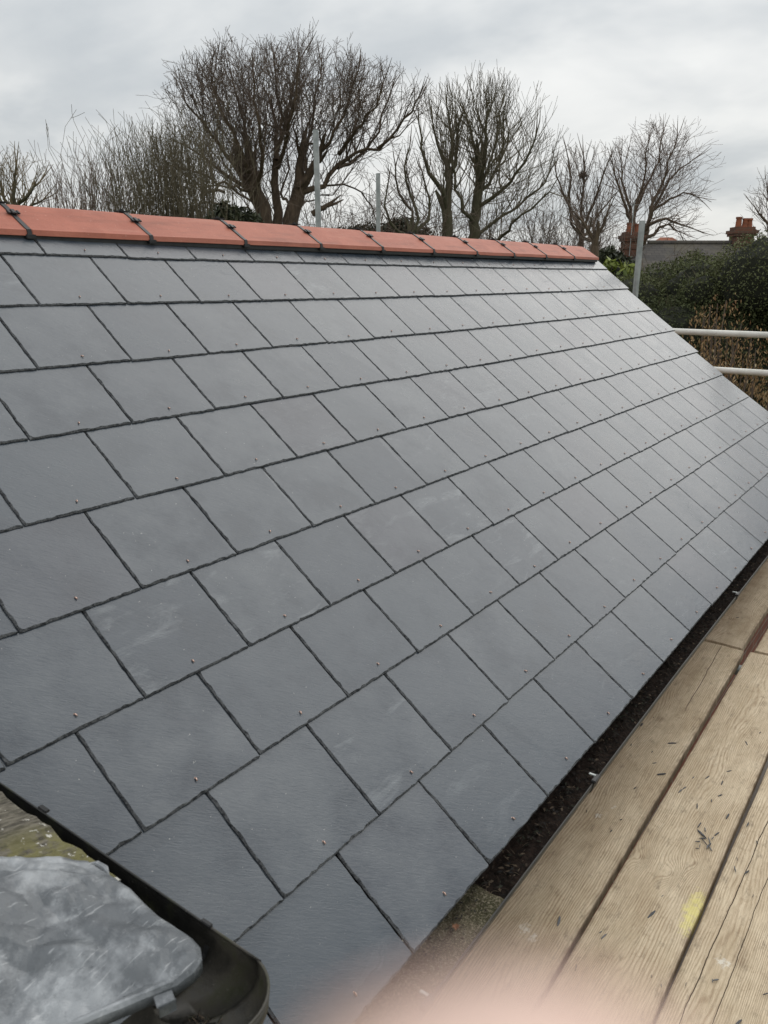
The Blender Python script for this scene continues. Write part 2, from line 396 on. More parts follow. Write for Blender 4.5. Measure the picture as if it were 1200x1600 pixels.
def slate_geo(u0, u1, s1, tone, length=.6, fine=True, jit=0.):
    """one dressed slate with chipped bevelled edges; returns V, F, material ids, uv, tone"""
    L = min(length, s1 - .095)
    nb, ns = (26, 24) if fine else (7, 5)
    Ls = min(L, .32)
    x0, x1 = u0 * W_ + .0016, u1 * W_ - .0016
    P = []
    for i in range(nb): P.append((x0 + (x1 - x0) * i / nb, 0., 'b'))
    for i in range(ns): P.append((x1, Ls * i / ns, 'r'))
    if L > Ls + .01: P.append((x1, Ls, 'r')); P.append((x1, L, 'h')); P.append((x0, L, 'h')); P.append((x0, Ls, 'l'))
    else: P.append((x1, L, 'h')); P.append((x0, L, 'l'))
    for i in range(ns - 1, 0, -1): P.append((x0, Ls * i / ns, 'l'))
    nP = len(P); sd = tone * 100
    rings = [[], [], [], []]
    for i, (x, y, e) in enumerate(P):
        q = noise.noise(Vector((x * 55 + sd, y * 55, sd))); q2 = noise.noise(Vector((x * 120 + sd, y * 120, 3 + sd)))
        cx = (x - (x0 + x1) / 2); ix = -math.copysign(1, cx) if abs(abs(cx) - (x1 - x0) / 2) < 1e-6 else 0
        iy = 1 if y == 0 else (-1 if e == 'h' else 0)
        w = .0046 + .0036 * q + .0024 * q2
        if not fine: w = .004
        if e == 'r': w *= .55
        w = max(.0012, w)
        o = .0007 * q2 + .0009 * q if fine else 0
        if i == 0 or P[i][0] == x1 and y == 0: w *= 1.25
        rings[0].append((x + ix * (.0006 + o), y + iy * (.0006 + o), -TH))
        rings[1].append((x + ix * (w * .12 + o), y + iy * (w * .12 + o), -TH * (.58 + .2 * q2)))
        rings[2].append((x + ix * (w * .62 + o), y + iy * (w * .62 + o), -TH * (.20 + .14 * q)))
        rings[3].append((x + ix * w, y + iy * w, 0.))
    V = []; U = []
    rot = jit
    cxm = (x0 + x1) / 2
    for rg in rings:
        for (x, y, z) in rg:
            xx = x + rot * y; yy = y + rot * (x - cxm)
            V.append(rp(xx / W_, s1 - yy, z - STEP * y / AW)); U.append((xx, s1 - yy, z))
    Fc = [tuple(range(nP))[::-1]]; Mi = [0]
    for k in range(3):
        for i in range(nP):
            j = (i + 1) % nP; Fc.append((k * nP + i, k * nP + j, (k + 1) * nP + j, (k + 1) * nP + i)); Mi.append(1)
    Fc.append(tuple(3 * nP + i for i in range(nP))); Mi.append(0)
    return V, Fc, Mi, U, [tone] * len(V)
def rivet_geo(u, s1, mb, hscale=1.):
    s = s1 - .030 - rng.uniform(0, .006); hh = -STEP * .03 / AW
    a = Vector(rp(u, s, hh - .001)); nn_ = (Vector(rp(u, s, hh + .1)) - Vector(rp(u, s, hh))).normalized()
    dn = (Vector(rp(u, s + .1, hh)) - Vector(rp(u, s, hh))).normalized()
    tl = rng.uniform(-.5, .5); sdv = dn.cross(nn_) * tl
    up = nn_ * .0042 + (dn + sdv) * .003
    mb.tube([a, a + nn_ * .0010], [.0026, .0022], 8)
    mb.tube([a + nn_ * .0012, a + nn_ * .0035 + (dn + sdv) * .0018, a + nn_ * .0045 + (dn + sdv) * .0075], [.0019, .0019, .0015], 6)

SL = []
for k in range(10):
    s1 = (k + 1) * AW + DS[k]; m, c = DU[k]
    js = []; j = -1.5 if k % 2 == 0 else -1.
    end = -19.2
    edges = [0.]
    while j > end: edges.append(j); j -= 1
    edges.append(end)
    for a, bq in zip(edges[1:], edges[:-1]):
        f = lambda u: u * (1 + m) + c if u > end else end
        SL.append((k, f(a) , f(bq), s1 + rng.uniform(-.0022, .0022)))
def camdist(t):
    k, a, bq, s1 = t; p = Vector(rp((a + bq) / 2, s1 - .12, 0)) - CW
    z = p.dot(f_); x = 600 + F * p.dot(r_) / z; y = 800 + F * p.dot(d_) / z
    inside = -60 < x < 1230 and y < 1640
    hid = ((a + bq) / 2 * W_ < -5.72)
    return (0 if inside and not hid else 100) + p.length ** 2 / max(.1, (-(p.normalized()).dot(Vector((0, -SA, CA)))))
SL.sort(key=camdist)
rest = [[], [], [], [], []]
for i, t in enumerate(SL):
    k, a, bq, s1 = t
    tone = rng.random(); jit = rng.uniform(-.0035, .0035)
    g = slate_geo(a, bq, s1, tone, fine=i < 175, jit=jit)
    if i < 100:
        o = wp(mesh('slate', g[0], g[1], [M_SLATE, M_SEDGE], None, False, g[2], g[3], g[4]))
        mb = MB(); rivet_geo((a + bq) / 2 + rng.uniform(-.02, .02), s1, mb); r2 = mb.build('rivet', M_COPPER, smooth=True)
        r2.parent = o; r2.matrix_parent_inverse = o.matrix_parent_inverse
        r2.matrix_parent_inverse = Matrix.Identity(4)
    else:
        b0 = len(rest[0]); rest[0] += g[0]; rest[1] += [tuple(x + b0 for x in f) for f in g[1]]; rest[2] += g[2]; rest[3] += g[3]; rest[4] += g[4]
        mb = MB(); rivet_geo((a + bq) / 2, s1, mb); b0 = len(rest[0])
        rest[0] += mb.V; rest[1] += [tuple(x + b0 for x in f) for f in mb.F]; rest[2] += [2] * len(mb.F); rest[3] += [(0, 0, 0)] * len(mb.V); rest[4] += [.5] * len(mb.V)
o = wp(mesh('slate_covering', rest[0], rest[1], [M_SLATE, M_SEDGE, M_COPPER], None, False, rest[2], rest[3], rest[4])); o['kind'] = 'stuff'

# underlay, rear slope, verge, walls
RX0, RX1 = -19.2 * W_, .0
V = []; Fc = []
nu, nv = 20, 10
for i in range(nu + 1):
    for j in range(nv + 1): V.append(rp(-19.3 + 19.2 * i / nu, .10 + (10 * AW - .13) * j / nv, -.034))
for i in range(nu):
    for j in range(nv): a = i * (nv + 1) + j; Fc.append((a, a + nv + 1, a + nv + 2, a + 1))
wp(mesh('underlay', V, Fc, M_BLACK))
mb = MB()
rs = [(RX0, 1.93, 3.955), (RX1, 1.93, 3.955), (RX1, 3.95, 2.40), (RX0, 3.95, 2.40)]
mb.add(rs + [(x, y, z - .03) for x, y, z in rs], [(0, 1, 2, 3), (7, 6, 5, 4), (0, 4, 5, 1), (1, 5, 6, 2), (2, 6, 7, 3), (3, 7, 4, 0)])
wp(mb.build('rear_slope', M_FROOF))
mb = MB()
wy0, wy1 = .16, 3.70
mb.add([(-5.8, wy0, 0), (-.1, wy0, 0), (-.1, wy1, 0), (-5.8, wy1, 0), (-5.8, wy0, 2.44), (-.1, wy0, 2.44), (-.1, wy1, 2.44), (-5.8, wy1, 2.44), (-5.8, 1.93, 3.82), (-.1, 1.93, 3.82)],
       [(0, 1, 5, 4), (2, 3, 7, 6), (1, 2, 6, 9, 5), (3, 0, 4, 8, 7)])
wp(mb.build('wall', M_BRICK))
mb = MB(); mb.box((-2.95, .125, 2.36), (5.7, .022, .17), bev=.003); wp(mb.build('fascia', mat('white_fascia', (.7, .7, .68), .5)))

# ridge: angular clay tiles with black union strips and clips
RZ, RY = 4.001, 1.920
def ridge_prof(off=0.):
    P = []
    for (y, z) in [(-.163, -.101), (-.160, -.083), (-.150, -.079), (-.040, -.012), (-.022, -.003), (0, 0)]: P.append((y, z))
    P = P + [(-y, z) for y, z in P[-2::-1]]
    P2 = []
    for i, (y, z) in enumerate(P):
        a = P[max(0, i - 1)]; b = P[min(len(P) - 1, i + 1)]; d = Vector((b[0] - a[0], b[1] - a[1])).normalized()
        P2.append((y - d.y * off, z + d.x * off))
    return P2
def ridge_tile(xa, xb, dz):
    out = ridge_prof(0); inn = [(y * .93, z - .017) for y, z in out]
    inn[0] = (out[0][0] + .016, out[0][1]); inn[-1] = (-inn[0][0], inn[0][1])
    n = len(out); ring = out + inn[::-1]; N = len(ring)
    xs = [xa, xa + .004] + [xa + (xb - xa) * t for t in (.2, .4, .6, .8)] + [xb - .004, xb]
    V = []
    for i, x in enumerate(xs):
        for j, (y, z) in enumerate(ring):
            sh = .003 if i in (0, len(xs) - 1) and j < n else 0
            wv = noise.noise(Vector((x * 9, y * 14, z * 9 + dz * 999))) * .0012 if 0 < i < len(xs) - 1 and j < n else 0
            V.append((x, RY + y * (1 - sh * 4), RZ + z - sh + wv + dz))
    Fc = [(i * N + j, (i + 1) * N + j, (i + 1) * N + (j + 1) % N, i * N + (j + 1) % N) for i in range(len(xs) - 1) for j in range(N)]
    for e in (0, len(xs) - 1):
        for j in range(n - 1):
            a = e * N + j; q = (a, a + 1, e * N + N - 2 - j, e * N + N - 1 - j); Fc.append(q if e == 0 else q[::-1])
    o = mesh('ridge_tile', V, Fc, M_TERRA); 
    bv = o.modifiers.new('b', 'BEVEL'); bv.width = .0025; bv.segments = 2; bv.limit_method = 'ANGLE'; bv.angle_limit = R(35)
    return o
pitch = .4665
x = -.054
i = 0
while x > -5.95:
    xa = max(x - pitch + .006, -5.95); dz = rng.uniform(-.0015, .0015)
    t = wp(ridge_tile(xa, x - .006, dz))
    if i > 0:
        mb = MB(); o1 = ridge_prof(.0030); N = len(o1); V = []
        tl = .006
        for xx, e in ((x - .0085, 0), (x - .0075, 1), (x + .0075, 1), (x + .0085, 0)):
            for (y, z), (y2, z2) in zip(o1, ridge_prof(-.004)): V.append((xx + y * .02, RY + (y if e else y2), RZ + (z if e else z2)))
        Fc = [(a * N + j, (a + 1) * N + j, (a + 1) * N + j + 1, a * N + j + 1) for a in range(3) for j in range(N - 1)]
        mb.add(V, Fc)
        # the H-shaped clip halfway down the face and the cap clip at the apex
        ang = math.atan2(.067, .11)
        for sgn in (-1, 1):
            rot = Matrix.Rotation(-sgn * ang, 3, 'X')
            c = Vector((x, RY + sgn * .078, RZ - .0355 + .0065))
            mb.box(c, (.042, .010, .005), rot=rot, bev=.0012)
            mb.box(c + rot @ Vector((0, 0, .003)), (.016, .026, .006), rot=rot, bev=.002)
            mb.box(c + rot @ Vector((.016, 0, .002)), (.008, .019, .005), rot=rot, bev=.0012)
            mb.box(c + rot @ Vector((-.016, 0, .002)), (.008, .019, .005), rot=rot, bev=.0012)
            mb.box((x, RY + sgn * .160, RZ - .104), (.034, .014, .014), bev=.002)
        mb.box((x, RY, RZ + .005), (.046, .036, .004), bev=.0012)
        mb.box((x - .002, RY, RZ + .009), (.012, .012, .008), bev=.002)
        c = mb.build('ridge_clip', M_BLACK); c.parent = t; c.matrix_parent_inverse = Matrix.Identity(4)
    x -= pitch; i += 1
mb = MB()
for sgn in (-1, 1): mb.box((-3.0, RY + sgn * .143, RZ - .108), (5.86, .026, .020), bev=.003)
wp(mb.build('ridge_vent_strip', M_BLACK))

# ------------------------------------------------------------------ gutter under the eaves
def eave_skew(x): return -.006 * (x + 4.0)
def gy(x): return -.004 + .0125 * (x + 4.4) * (1 if x < -3.6 else .35) + (0 if x < -3.6 else .0065)
GZ = 2.474; GR = .056
gut = MB(); V = []; nseg = 40; npf = 15
for i in range(nseg + 1):
    x = -5.55 + 5.75 * i / nseg
    for j in range(npf):
        a = math.pi * j / (npf - 1); V.append((x, gy(x) - math.cos(a) * GR, GZ - math.sin(a) * GR * 1.05))
    # outer skin
    for j in range(npf):
        a = math.pi * (1 - j / (npf - 1)); V.append((x, gy(x) - math.cos(a) * (GR + .003), GZ + .0015 - math.sin(a) * (GR + .003) * 1.05))
N = npf * 2
Fc = [(i * N + j, i * N + (j + 1) % N, (i + 1) * N + (j + 1) % N, (i + 1) * N + j) for i in range(nseg) for j in range(N)]
gut.add(V, Fc)
gut.tube([(-5.55 + 5.75 * i / 20, gy(-5.55 + 5.75 * i / 20) - GR - .0015, GZ + .001) for i in range(21)], .0020, 8)
gutter = wp(gut.build('gutter', M_GUTTER, smooth=True))
for x in (-4.354, -2.749, -1.1, -5.2):
    mb = MB()
    P = [(x, gy(x) - math.cos(a) * (GR + .006), GZ + .003 - math.sin(a) * (GR + .006) * 1.04) for a in [math.pi * j / 14 for j in range(15)]]
    V = []
    for p in P: V += [(p[0] - .02, p[1], p[2]), (p[0] + .02, p[1], p[2])]
    mb.add(V, [(2 * j, 2 * j + 1, 2 * j + 3, 2 * j + 2) for j in range(14)])
    mb.box((x, gy(x) - GR - .003, GZ + .006), (.038, .013, .009), bev=.002)
    mb.box((x + .012, gy(x) - GR + .010, GZ + .007), (.008, .022, .004), m=1, bev=.001)
    c = mb.build('gutter_bracket', [M_BLACK, M_GALV]); c.parent = gutter; c.matrix_parent_inverse = Matrix.Identity(4)

def debris(name, x0, x1, top, m, kind, bits, lab, cat, dens):
    mb = MB(); n = int((x1 - x0) / .012); V = []; k = 9
    for i in range(n + 1):
        x = x0 + (x1 - x0) * i / n
        for j in range(k):
            yy = -.048 + .096 * j / (k - 1)
            z = GZ - top + .010 * noise.noise(Vector((x * 14, yy * 30, 5))) + .006 * noise.noise(Vector((x * 60, yy * 70, 9)))
            z = max(z, GZ - math.sqrt(max(0, GR * GR - yy * yy)) * 1.05 + .001)
            V.append((x, gy(x) + yy, z))
    mb.add(V, [(i * k + j, (i + 1) * k + j, (i + 1) * k + j + 1, i * k + j + 1) for i in range(n) for j in range(k - 1)])
    for _ in range(int(dens * (x1 - x0))):
        x = rng.uniform(x0, x1); yy = rng.gauss(0, .022)
        if abs(yy) > .045: continue
        z = GZ - top + .007; a = rng.uniform(0, 6.28); L = rng.choice(bits); mi = rng.randrange(1, 6)
        if rng.random() < .5:
            d = Vector((math.cos(a), math.sin(a), rng.uniform(-.2, .5))) * L
            p = Vector((x, gy(x) + yy, z)); mb.tube([p - d, p + d * .2 + Vector((0, 0, L * .2)), p + d], [L * .08, L * .1, L * .05], 4, mi)
        else:
            p = Vector((x, gy(x) + yy, z + .002)); rt = Matrix.Rotation(a, 3, 'Z') @ Matrix.Rotation(rng.uniform(-.6, .6), 3, 'X')
            mb.add([p + rt @ Vector(q) * L for q in ((-1, 0, 0), (-.2, -.45, .12), (.9, -.1, .1), (.3, .4, .2))], [(0, 1, 2, 3)], mi)
    tag(mb.build(name, [m] + M_BIT), lab, cat, kind='stuff')
debris('gutter_silt', -5.5, -4.86, .020, M_SILT, 's', (.0025, .004, .005), 'fine gritty silt filling the near end of the black gutter', 'silt', 900)
debris('gutter_debris', -4.85, .1, .040, M_GRIME, 's', (.003, .005, .008), 'dark wet leaf mould and twigs lying along the black gutter', 'debris', 700)
# curled dead leaf on the silt
mb = MB()
for a in range(6):
    d = Vector((math.cos(a * 1.1 + .3), math.sin(a * 1.1 + .3), .35)) * rng.uniform(.008, .015)
    mb.tube([(0, 0, 0), d * .6 + Vector((0, 0, .002)), d], [.0012, .0008, .0003], 4)
mb.add([(-.006, -.004, 0), (.007, -.005, .004), (.009, .005, .002), (-.004, .007, .005)], [(0, 1, 2, 3)])
tag(mb.build('dead_leaf', mat('dead_leaf', (.22, .10, .05), .8), loc=(-5.001, -.015, 2.462)), 'curled brown dead leaf lying on the gutter silt', 'leaf')

# ------------------------------------------------------------------ scaffold boards
SK = math.atan(.0213)
def board(x0, x1, yc, skew, m, label, z=2.16, wdt=.225, th=.038, dz=0.):
    L = x1 - x0; n = int(L / .04) + 1; prof = []
    hw = wdt / 2; e = .0035
    P = [(-hw, -th), (hw, -th), (hw, -e), (hw - e * .3, -e * .3), (hw - e, 0)] + [(hw - e - (2 * hw - 2 * e) * t, 0) for t in (.2, .4, .6, .8)] + [(-hw + e, 0), (-hw + e * .3, -e * .3), (-hw, -e)]
    N = len(P); V = []
    for i in range(n + 1):
        x = -L / 2 + L * i / n
        for j, (y, zz) in enumerate(P):
            wy = noise.noise(Vector((x * 3 + yc * 40, 1 if y > 0 else 5, 0))) * .0022 + noise.noise(Vector((x * 22 + yc * 40, 1 if y > 0 else 5, 3))) * .0007 if abs(y) > hw - .006 else 0
            cup = .0016 * (1 - (y / hw) ** 2)
            wz = noise.noise(Vector((x * 5, y * 20, yc * 30))) * .0006
            V.append((x, y + wy, zz + cup + wz))
    Fc = [(i * N + j, (i + 1) * N + j, (i + 1) * N + (j + 1) % N, i * N + (j + 1) % N) for i in range(n) for j in range(N)]
    Fc += [tuple(range(N)), tuple(n * N + j for j in range(N))[::-1]]
    o = mesh('scaffold_board', V, Fc, m, smooth=False)
    o.location = ((x0 + x1) / 2, yc + skew * ((x0 + x1) / 2 + 4.08), z + dz); o.rotation_euler = (0, 0, math.atan(skew))
    return tag(o, label, 'scaffold board', 'scaffold boards along the eaves')
# yc is the centre line at x = -4.08
XJ = -2.60
board(-6.5, XJ, .0015, .0213, wood_mat(1, [(.464, .012, .028, .20, .04), (-.55, -.04, .04, .40, .03), (1.15, .02, .03, .22, .05)], -.01, cracks=[(-.076, .03, 1.25, 1.97, .0013)], whites=[(.464, .01, .02, .012), (.539, -.014, .016, .010), (-.076, .005, .022, .018), (-.093, -.025, .02, .014)]),
      'weathered board beside the black gutter, from the near end to the butt joint')
board(-6.5, XJ + .012, -.2385, .0150, wood_mat(2, [(.359, .080, .030, .050, .024), (.34, -.009, .036, .055, .026), (.424, -.055, .028, .050, .022), (.90, -.02, .030, .16, .04), (-.25, .02, -.03, .30, .05), (1.5, -.03, .04, .3, .04)], .015, yellow=(.235, -.098, .10, .026)),
      'knotty board strewn with slate chips and marked with yellow paint', dz=.001)
board(-6.4, XJ + .02, -.475, .0080, wood_mat(3, [(.1, .0, .04, .6, .06), (1.0, .03, .03, .2, .04)], .03, cracks=[(.006, -.012, -2., 1.3, .0010), (.066, -.02, -2., 1.2, .0013)], whites=[(.06, .03, .02, .02)]),
      'pale board split by two long cracks, third out from the gutter', dz=-.002)
board(-6.3, -2.3, -.713, .006, wood_mat(4, [(.3, .02, .04, .4, .05)], .0), 'board under the photographer, fourth out from the gutter')
board(XJ + .034, 1.25, .034, .010, wood_mat(5, [(-1.60, .0, .06, .10, .055), (-1.78, -.03, .03, .10, .04), (-.6, .03, .05, .2, .04), (.5, 0, .04, .4, .04)], -.09), 'browner board beyond the joint with flame-shaped grain, beside the gutter', dz=-.004)
board(XJ + .048, 1.2, -.246, .012, wood_mat(6, [(-1.2, .02, .04, .3, .05)], .0), 'pale board beyond the joint, second out from the gutter', dz=-.004)
board(XJ + .024, 1.3, -.47, .006, wood_mat(7, [(-1., .02, .04, .3, .05)], .0), 'far board beyond the joint, third out from the gutter', dz=-.004)

def tube_thing(name, P, r, m, label, cat, group=None, couplers=()):
    o = empty(name, P[0], label=label, cat=cat, group=group)
    q = [Vector(p) - Vector(P[0]) for p in P]
    mb = MB(); mb.tube(q, r, 20); d = (q[-1] - q[0]).normalized()
    mb.tube([q[-1] - d * .02, q[-1] + d * .001], [r - .004, r - .004], 20, 1, cap=True)
    mb.build('tube', [m, M_BLACK], o, smooth=False)
    for c in couplers:
        c = Vector(c) - Vector(P[0]); mb = MB(); mb.box(c, (.075, .07, .06), bev=.01); mb.tube([c + Vector((.03, .0, -.03)), c + Vector((.055, 0, .05))], .008, 8); mb.tube([c + Vector((.048, 0, .03)), c + Vector((.052, 0, .048))], .013, 6)
        mb.build('coupler', M_GALV, o)
    return o
def pole(px, ytop, ybot, D, label, pxb):
    a = at(px, ytop, D); b = at(pxb, ybot, D); d = (b - a) / (b.z - a.z); base = a + d * (0.0 - a.z)
    tube_thing('scaffold_pole', [base, a], .0242, M_GALV, label, 'scaffold pole', 'upright scaffold poles')
pole(493.2, 203, 353, 7.4, 'tall galvanised pole rising behind the ridge in front of the big oak', 497.6)
pole(590.8, 271, 360, 9.4, 'short galvanised pole behind the ridge between the oak and the pollard', 591.2)
pole(1003.6, 345, 458, 7.2, 'galvanised pole at the verge in front of the far slate house', 992.7)
tube_thing('guard_rail', [(.70, 2.3, 3.340), (.70, -1.9, 3.342)], .0242, M_RAIL, 'upper white painted tube crossing in front of the hedge', 'guard rail', 'white guard rails')
tube_thing('guard_rail', [(.70, 2.2, 3.047), (.70, -1.9, 3.050)], .0242, M_RAIL, 'lower white painted tube crossing in front of the dry-leaved bush', 'guard rail', 'white guard rails')
tube_thing('transom_tube', [(XJ - .07, .14, 2.096), (XJ - .07, -1.1, 2.096)], .0242, M_GALV, 'galvanised tube under the butt joint of the boards', 'scaffold tube')
tube_thing('transom_tube', [(-4.9, .14, 2.096), (-4.9, -1.1, 2.096)], .0242, M_GALV, 'galvanised tube carrying the near boards over the patio', 'scaffold tube')
tube_thing('transom_tube', [(.9, .14, 2.096), (.9, -1.1, 2.096)], .0242, M_GALV, 'galvanised tube carrying the far ends of the boards', 'scaffold tube')

# slate chips dropped on the boards
def onz(px, py, z):
    d = ray(px, py); return CW + d * ((z - CW.z) / d.z)
CH = [(700, 30, 18), (850, 45, 7), (915, 45, 14), (985, 70, 14), (790, 108, 12), (808, 95, 9), (975, 130, 10), (935, 155, 8), (868, 180, 15), (1010, 228, 14), (960, 310, 11), (820, 328, 5),
      (1105, 265, 14), (1148, 350, 8), (1055, 425, 8), (1045, 475, 12), (1100, 490, 12), (70, 490, 15), (220, 717, 15), (655, 685, 18), (430, 790, 14), (415, 770, 6), (700, 1020, 5), (575, 95, 8), (1018, 15, 12),
      (350, 203, 6), (955, 995, 7), (815, 1015, 6), (655, 977, 4), (1190, 1060, 9), (1060, 1195, 14), (300, 935, 10), (1130, 600, 6), (940, 998, 6), (510, 243, 5), (705, 600, 4), (235, 268, 4), (465, 296, 5)]
CL = [(878, 268, 15), (905, 290, 15), (885, 305, 14), (895, 330, 12), (925, 340, 12), (870, 345, 8), (905, 350, 14), (925, 362, 12), (880, 365, 9), (940, 330, 8), (868, 378, 6), (930, 378, 8), (900, 318, 10), (915, 372, 9)]
CH = [(800 + x / 3, 1200 + y / 3, L, 0) for x, y, L in CH] + [(800 + x / 3, 1200 + y / 3, L, 1) for x, y, L in CL] + [(900 + x / 4, 820 + y / 4, L, 0) for x, y, L in ((600, 1365, 16), (410, 1250, 12), (485, 1205, 5), (345, 1375, 7), (475, 1420, 6), (490, 1490, 8), (1065, 1365, 10), (1150, 1300, 6), (1010, 580, 7))]
cmat = [mat('chip', (.045, .048, .053), .6), mat('chip_light', (.12, .125, .13), .6)]
for x, y, L, cl in CH:
    p = onz(x, y, 2.1625 + (.003 if cl else 0)); L = L * .00125 * rng.uniform(.85, 1.1); a = rng.uniform(-.9, .6) if not cl else rng.uniform(-1.2, 1.2)
    wd = L * rng.uniform(.16, .42) * .5; hL = L; th = rng.uniform(.0012, .003)
    n = 9; V = []
    for zz, sc in ((0, 1), (th, .86)):
        for i in range(n):
            t = 2 * math.pi * i / n; rr = rng.uniform(.75, 1.1)
            V.append((math.cos(t) * hL * rr * sc, math.sin(t) * wd * rr * sc, zz))
    Fc = [tuple(range(n))[::-1], tuple(range(n, 2 * n))] + [(i, (i + 1) % n, n + (i + 1) % n, n + i) for i in range(n)]
    o = mesh('slate_chip', V, Fc, cmat[rng.random() < .35]); o.location = p; o.rotation_euler = (rng.uniform(-.06, .06) * (4 if cl else 1), rng.uniform(-.05, .05) * (4 if cl else 1), a)
    yb = p.y - (.0155 * (p.x + 4.08))
    if cl: lab, gr = 'dark slate sliver in the little heap on the knotty board', 'slivers heaped on the knotty board'
    elif yb > -.125: lab, gr = 'single dark slate chip on the board beside the gutter', 'chips on the board beside the gutter'
    elif yb > -.36: lab, gr = 'loose dark slate chip scattered on the knotty board', 'chips scattered on the knotty board'
    else: lab, gr = 'dark slate chip on the pale cracked board', 'chips on the pale cracked board'
    tag(o, lab, 'slate chip', gr)

# ------------------------------------------------------------------ neighbouring roof corner: mossy gutter, lead, lichened slab
adj = empty('adjoining_building', (-6.6, .8, 0), label='corner of the adjoining building with a lead-dressed roof edge and mossy gutter', cat='building')
def ap(o): o.parent = adj; o.matrix_parent_inverse = Matrix.Translation((6.6, -.8, 0)); return o
Z0 = 3.0
def gpath():
    Po = [(-5.665, .60 - .73 * t / 16) for t in range(17)]; rad = .062
    Pi = [(-5.775, .60 - (.60 + .068) * t / 16) for t in range(17)]
    for k in range(1, 11):
        a = math.pi / 2 * k / 10; Po.append((-5.665 - rad + rad * math.cos(a), -.130 - rad * math.sin(a) + .012)); Pi.append((-5.775, -.068))
    Po = [(x, y) for x, y in Po]
    for k in range(1, 10): Po.append((-5.727 - .09 * k, -.180)); Pi.append((-5.775 - .085 * k, -.068))
    return Po, Pi
Po, Pi = gpath(); k = 13; V = []
for (ox, oy), (ix, iy) in zip(Po, Pi):
    for skin in (0, 1):
        for j in range(k):
            t = j / (k - 1); t = t if skin == 0 else 1 - t
            a = math.pi * t; s = (1 - math.cos(a)) / 2; dd = math.sin(a) ** .75 * (.058 if skin == 0 else .062)
            ex = -.014 if skin else 0
            s2 = s + (ex * (1 - 2 * s) if skin else 0)
            V.append((ox + (ix - ox) * s2, oy + (iy - oy) * s2, Z0 - dd + (.0 if skin == 0 else .001)))
N = 2 * k; nP = len(Po)
Fc = [(i * N + j, (i + 1) * N + j, (i + 1) * N + (j + 1) % N, i * N + (j + 1) % N) for i in range(nP - 1) for j in range(N)]
Fc += [tuple(range(N))[::-1]]
mb = MB(); mb.add(V, Fc); mb.tube([(x, y, Z0) for x, y in Po], .0019, 8)
g2 = ap(mb.build('mossy_gutter', M_GUTTER2, smooth=True))
mb = MB()       # union between straight length and angle piece
for yy, wd in ((-.040, .004),):
    P = []
    for j in range(15):
        a = math.pi * j / 14; s = (1 - math.cos(a)) / 2; P.append((-5.663 - .114 * s, yy, Z0 + .004 - math.sin(a) ** .75 * .056))
    V = []
    for p in P: V += [(p[0], p[1] - wd, p[2]), (p[0], p[1] + wd, p[2])]
    mb.add(V, [(2 * j, 2 * j + 1, 2 * j + 3, 2 * j + 2) for j in range(14)])
mb.box((-5.6645, -.036, Z0 + .002), (.006, .018, .005), bev=.001)
c = mb.build('gutter_union', M_BLACK); c.parent = g2; c.matrix_parent_inverse = Matrix.Identity(4)
mb = MB(); mb.box((-5.660, .335, Z0 + .0015), (.008, .022, .004), bev=.001)
c = mb.build('gutter_clip', M_BLACK); c.parent = g2; c.matrix_parent_inverse = Matrix.Identity(4)
# building under it
mb = MB(); mb.add([(-9.5, .05, 0), (-6.02, .05, 0), (-6.02, 5, 0), (-9.5, 5, 0), (-9.5, .05, 2.97), (-6.02, .05, 2.97), (-6.02, 5, 2.97), (-9.5, 5, 2.97)], [(0, 1, 5, 4), (1, 2, 6, 5), (2, 3, 7, 6), (3, 0, 4, 7)])
ap(mb.build('wall', M_BRICK))
# roof slope above, in old slate behind the slab
mb = MB()
A_ = [(-5.83, .02, 3.012), (-5.80, .95, 3.012), (-6.9, 5.0, 3.6), (-9.5, .0, 3.012), (-9.5, 5.0, 3.9), (-6.6, .62, 3.50)]
ap(mesh('roof_slope', [(-5.82, -.03, 3.006), (-5.80, .68, 3.006), (-5.80, 5.0, 3.006), (-6.9, 1.2, 3.62), (-6.9, 5.0, 3.62), (-9.5, 1.2, 3.62), (-9.5, -.03, 3.006)],
        [(0, 1, 3), (1, 2, 4, 3), (0, 3, 5, 6)], M_FROOF))
# lichened slab along the gutter edge
def slab():
    nx, ny = 26, 34; V = []
    for i in range(nx + 1):
        for j in range(ny + 1):
            t = i / nx; y = .085 + .62 * j / ny
            ed = .006 * noise.noise(Vector((y * 30, 0, 1))) + .004 * noise.noise(Vector((y * 90, 0, 1)))
            x = -5.700 + ed * (1 - t) - .42 * t - .0 * y
            z = 3.030 + .10 * t + .003 * noise.noise(Vector((x * 25, y * 25, 0))) + .0022 * noise.noise(Vector((x * 80, y * 80, 0)))
            if y > .235: z += .006 * min(1, (y - .235) / .006)
            V.append((x, y, z))
    Fc = [(i * (ny + 1) + j, i * (ny + 1) + j + 1, (i + 1) * (ny + 1) + j + 1, (i + 1) * (ny + 1) + j) for i in range(nx) for j in range(ny)]
    b0 = len(V)
    for j in range(ny + 1): v = V[j]; V.append((v[0] - .004, v[1], v[2] - .020))
    Fc += [(j, b0 + j, b0 + j + 1, j + 1) for j in range(ny)]
    return mesh('edge_slab', V, Fc, M_MOSSY)
ap(slab())
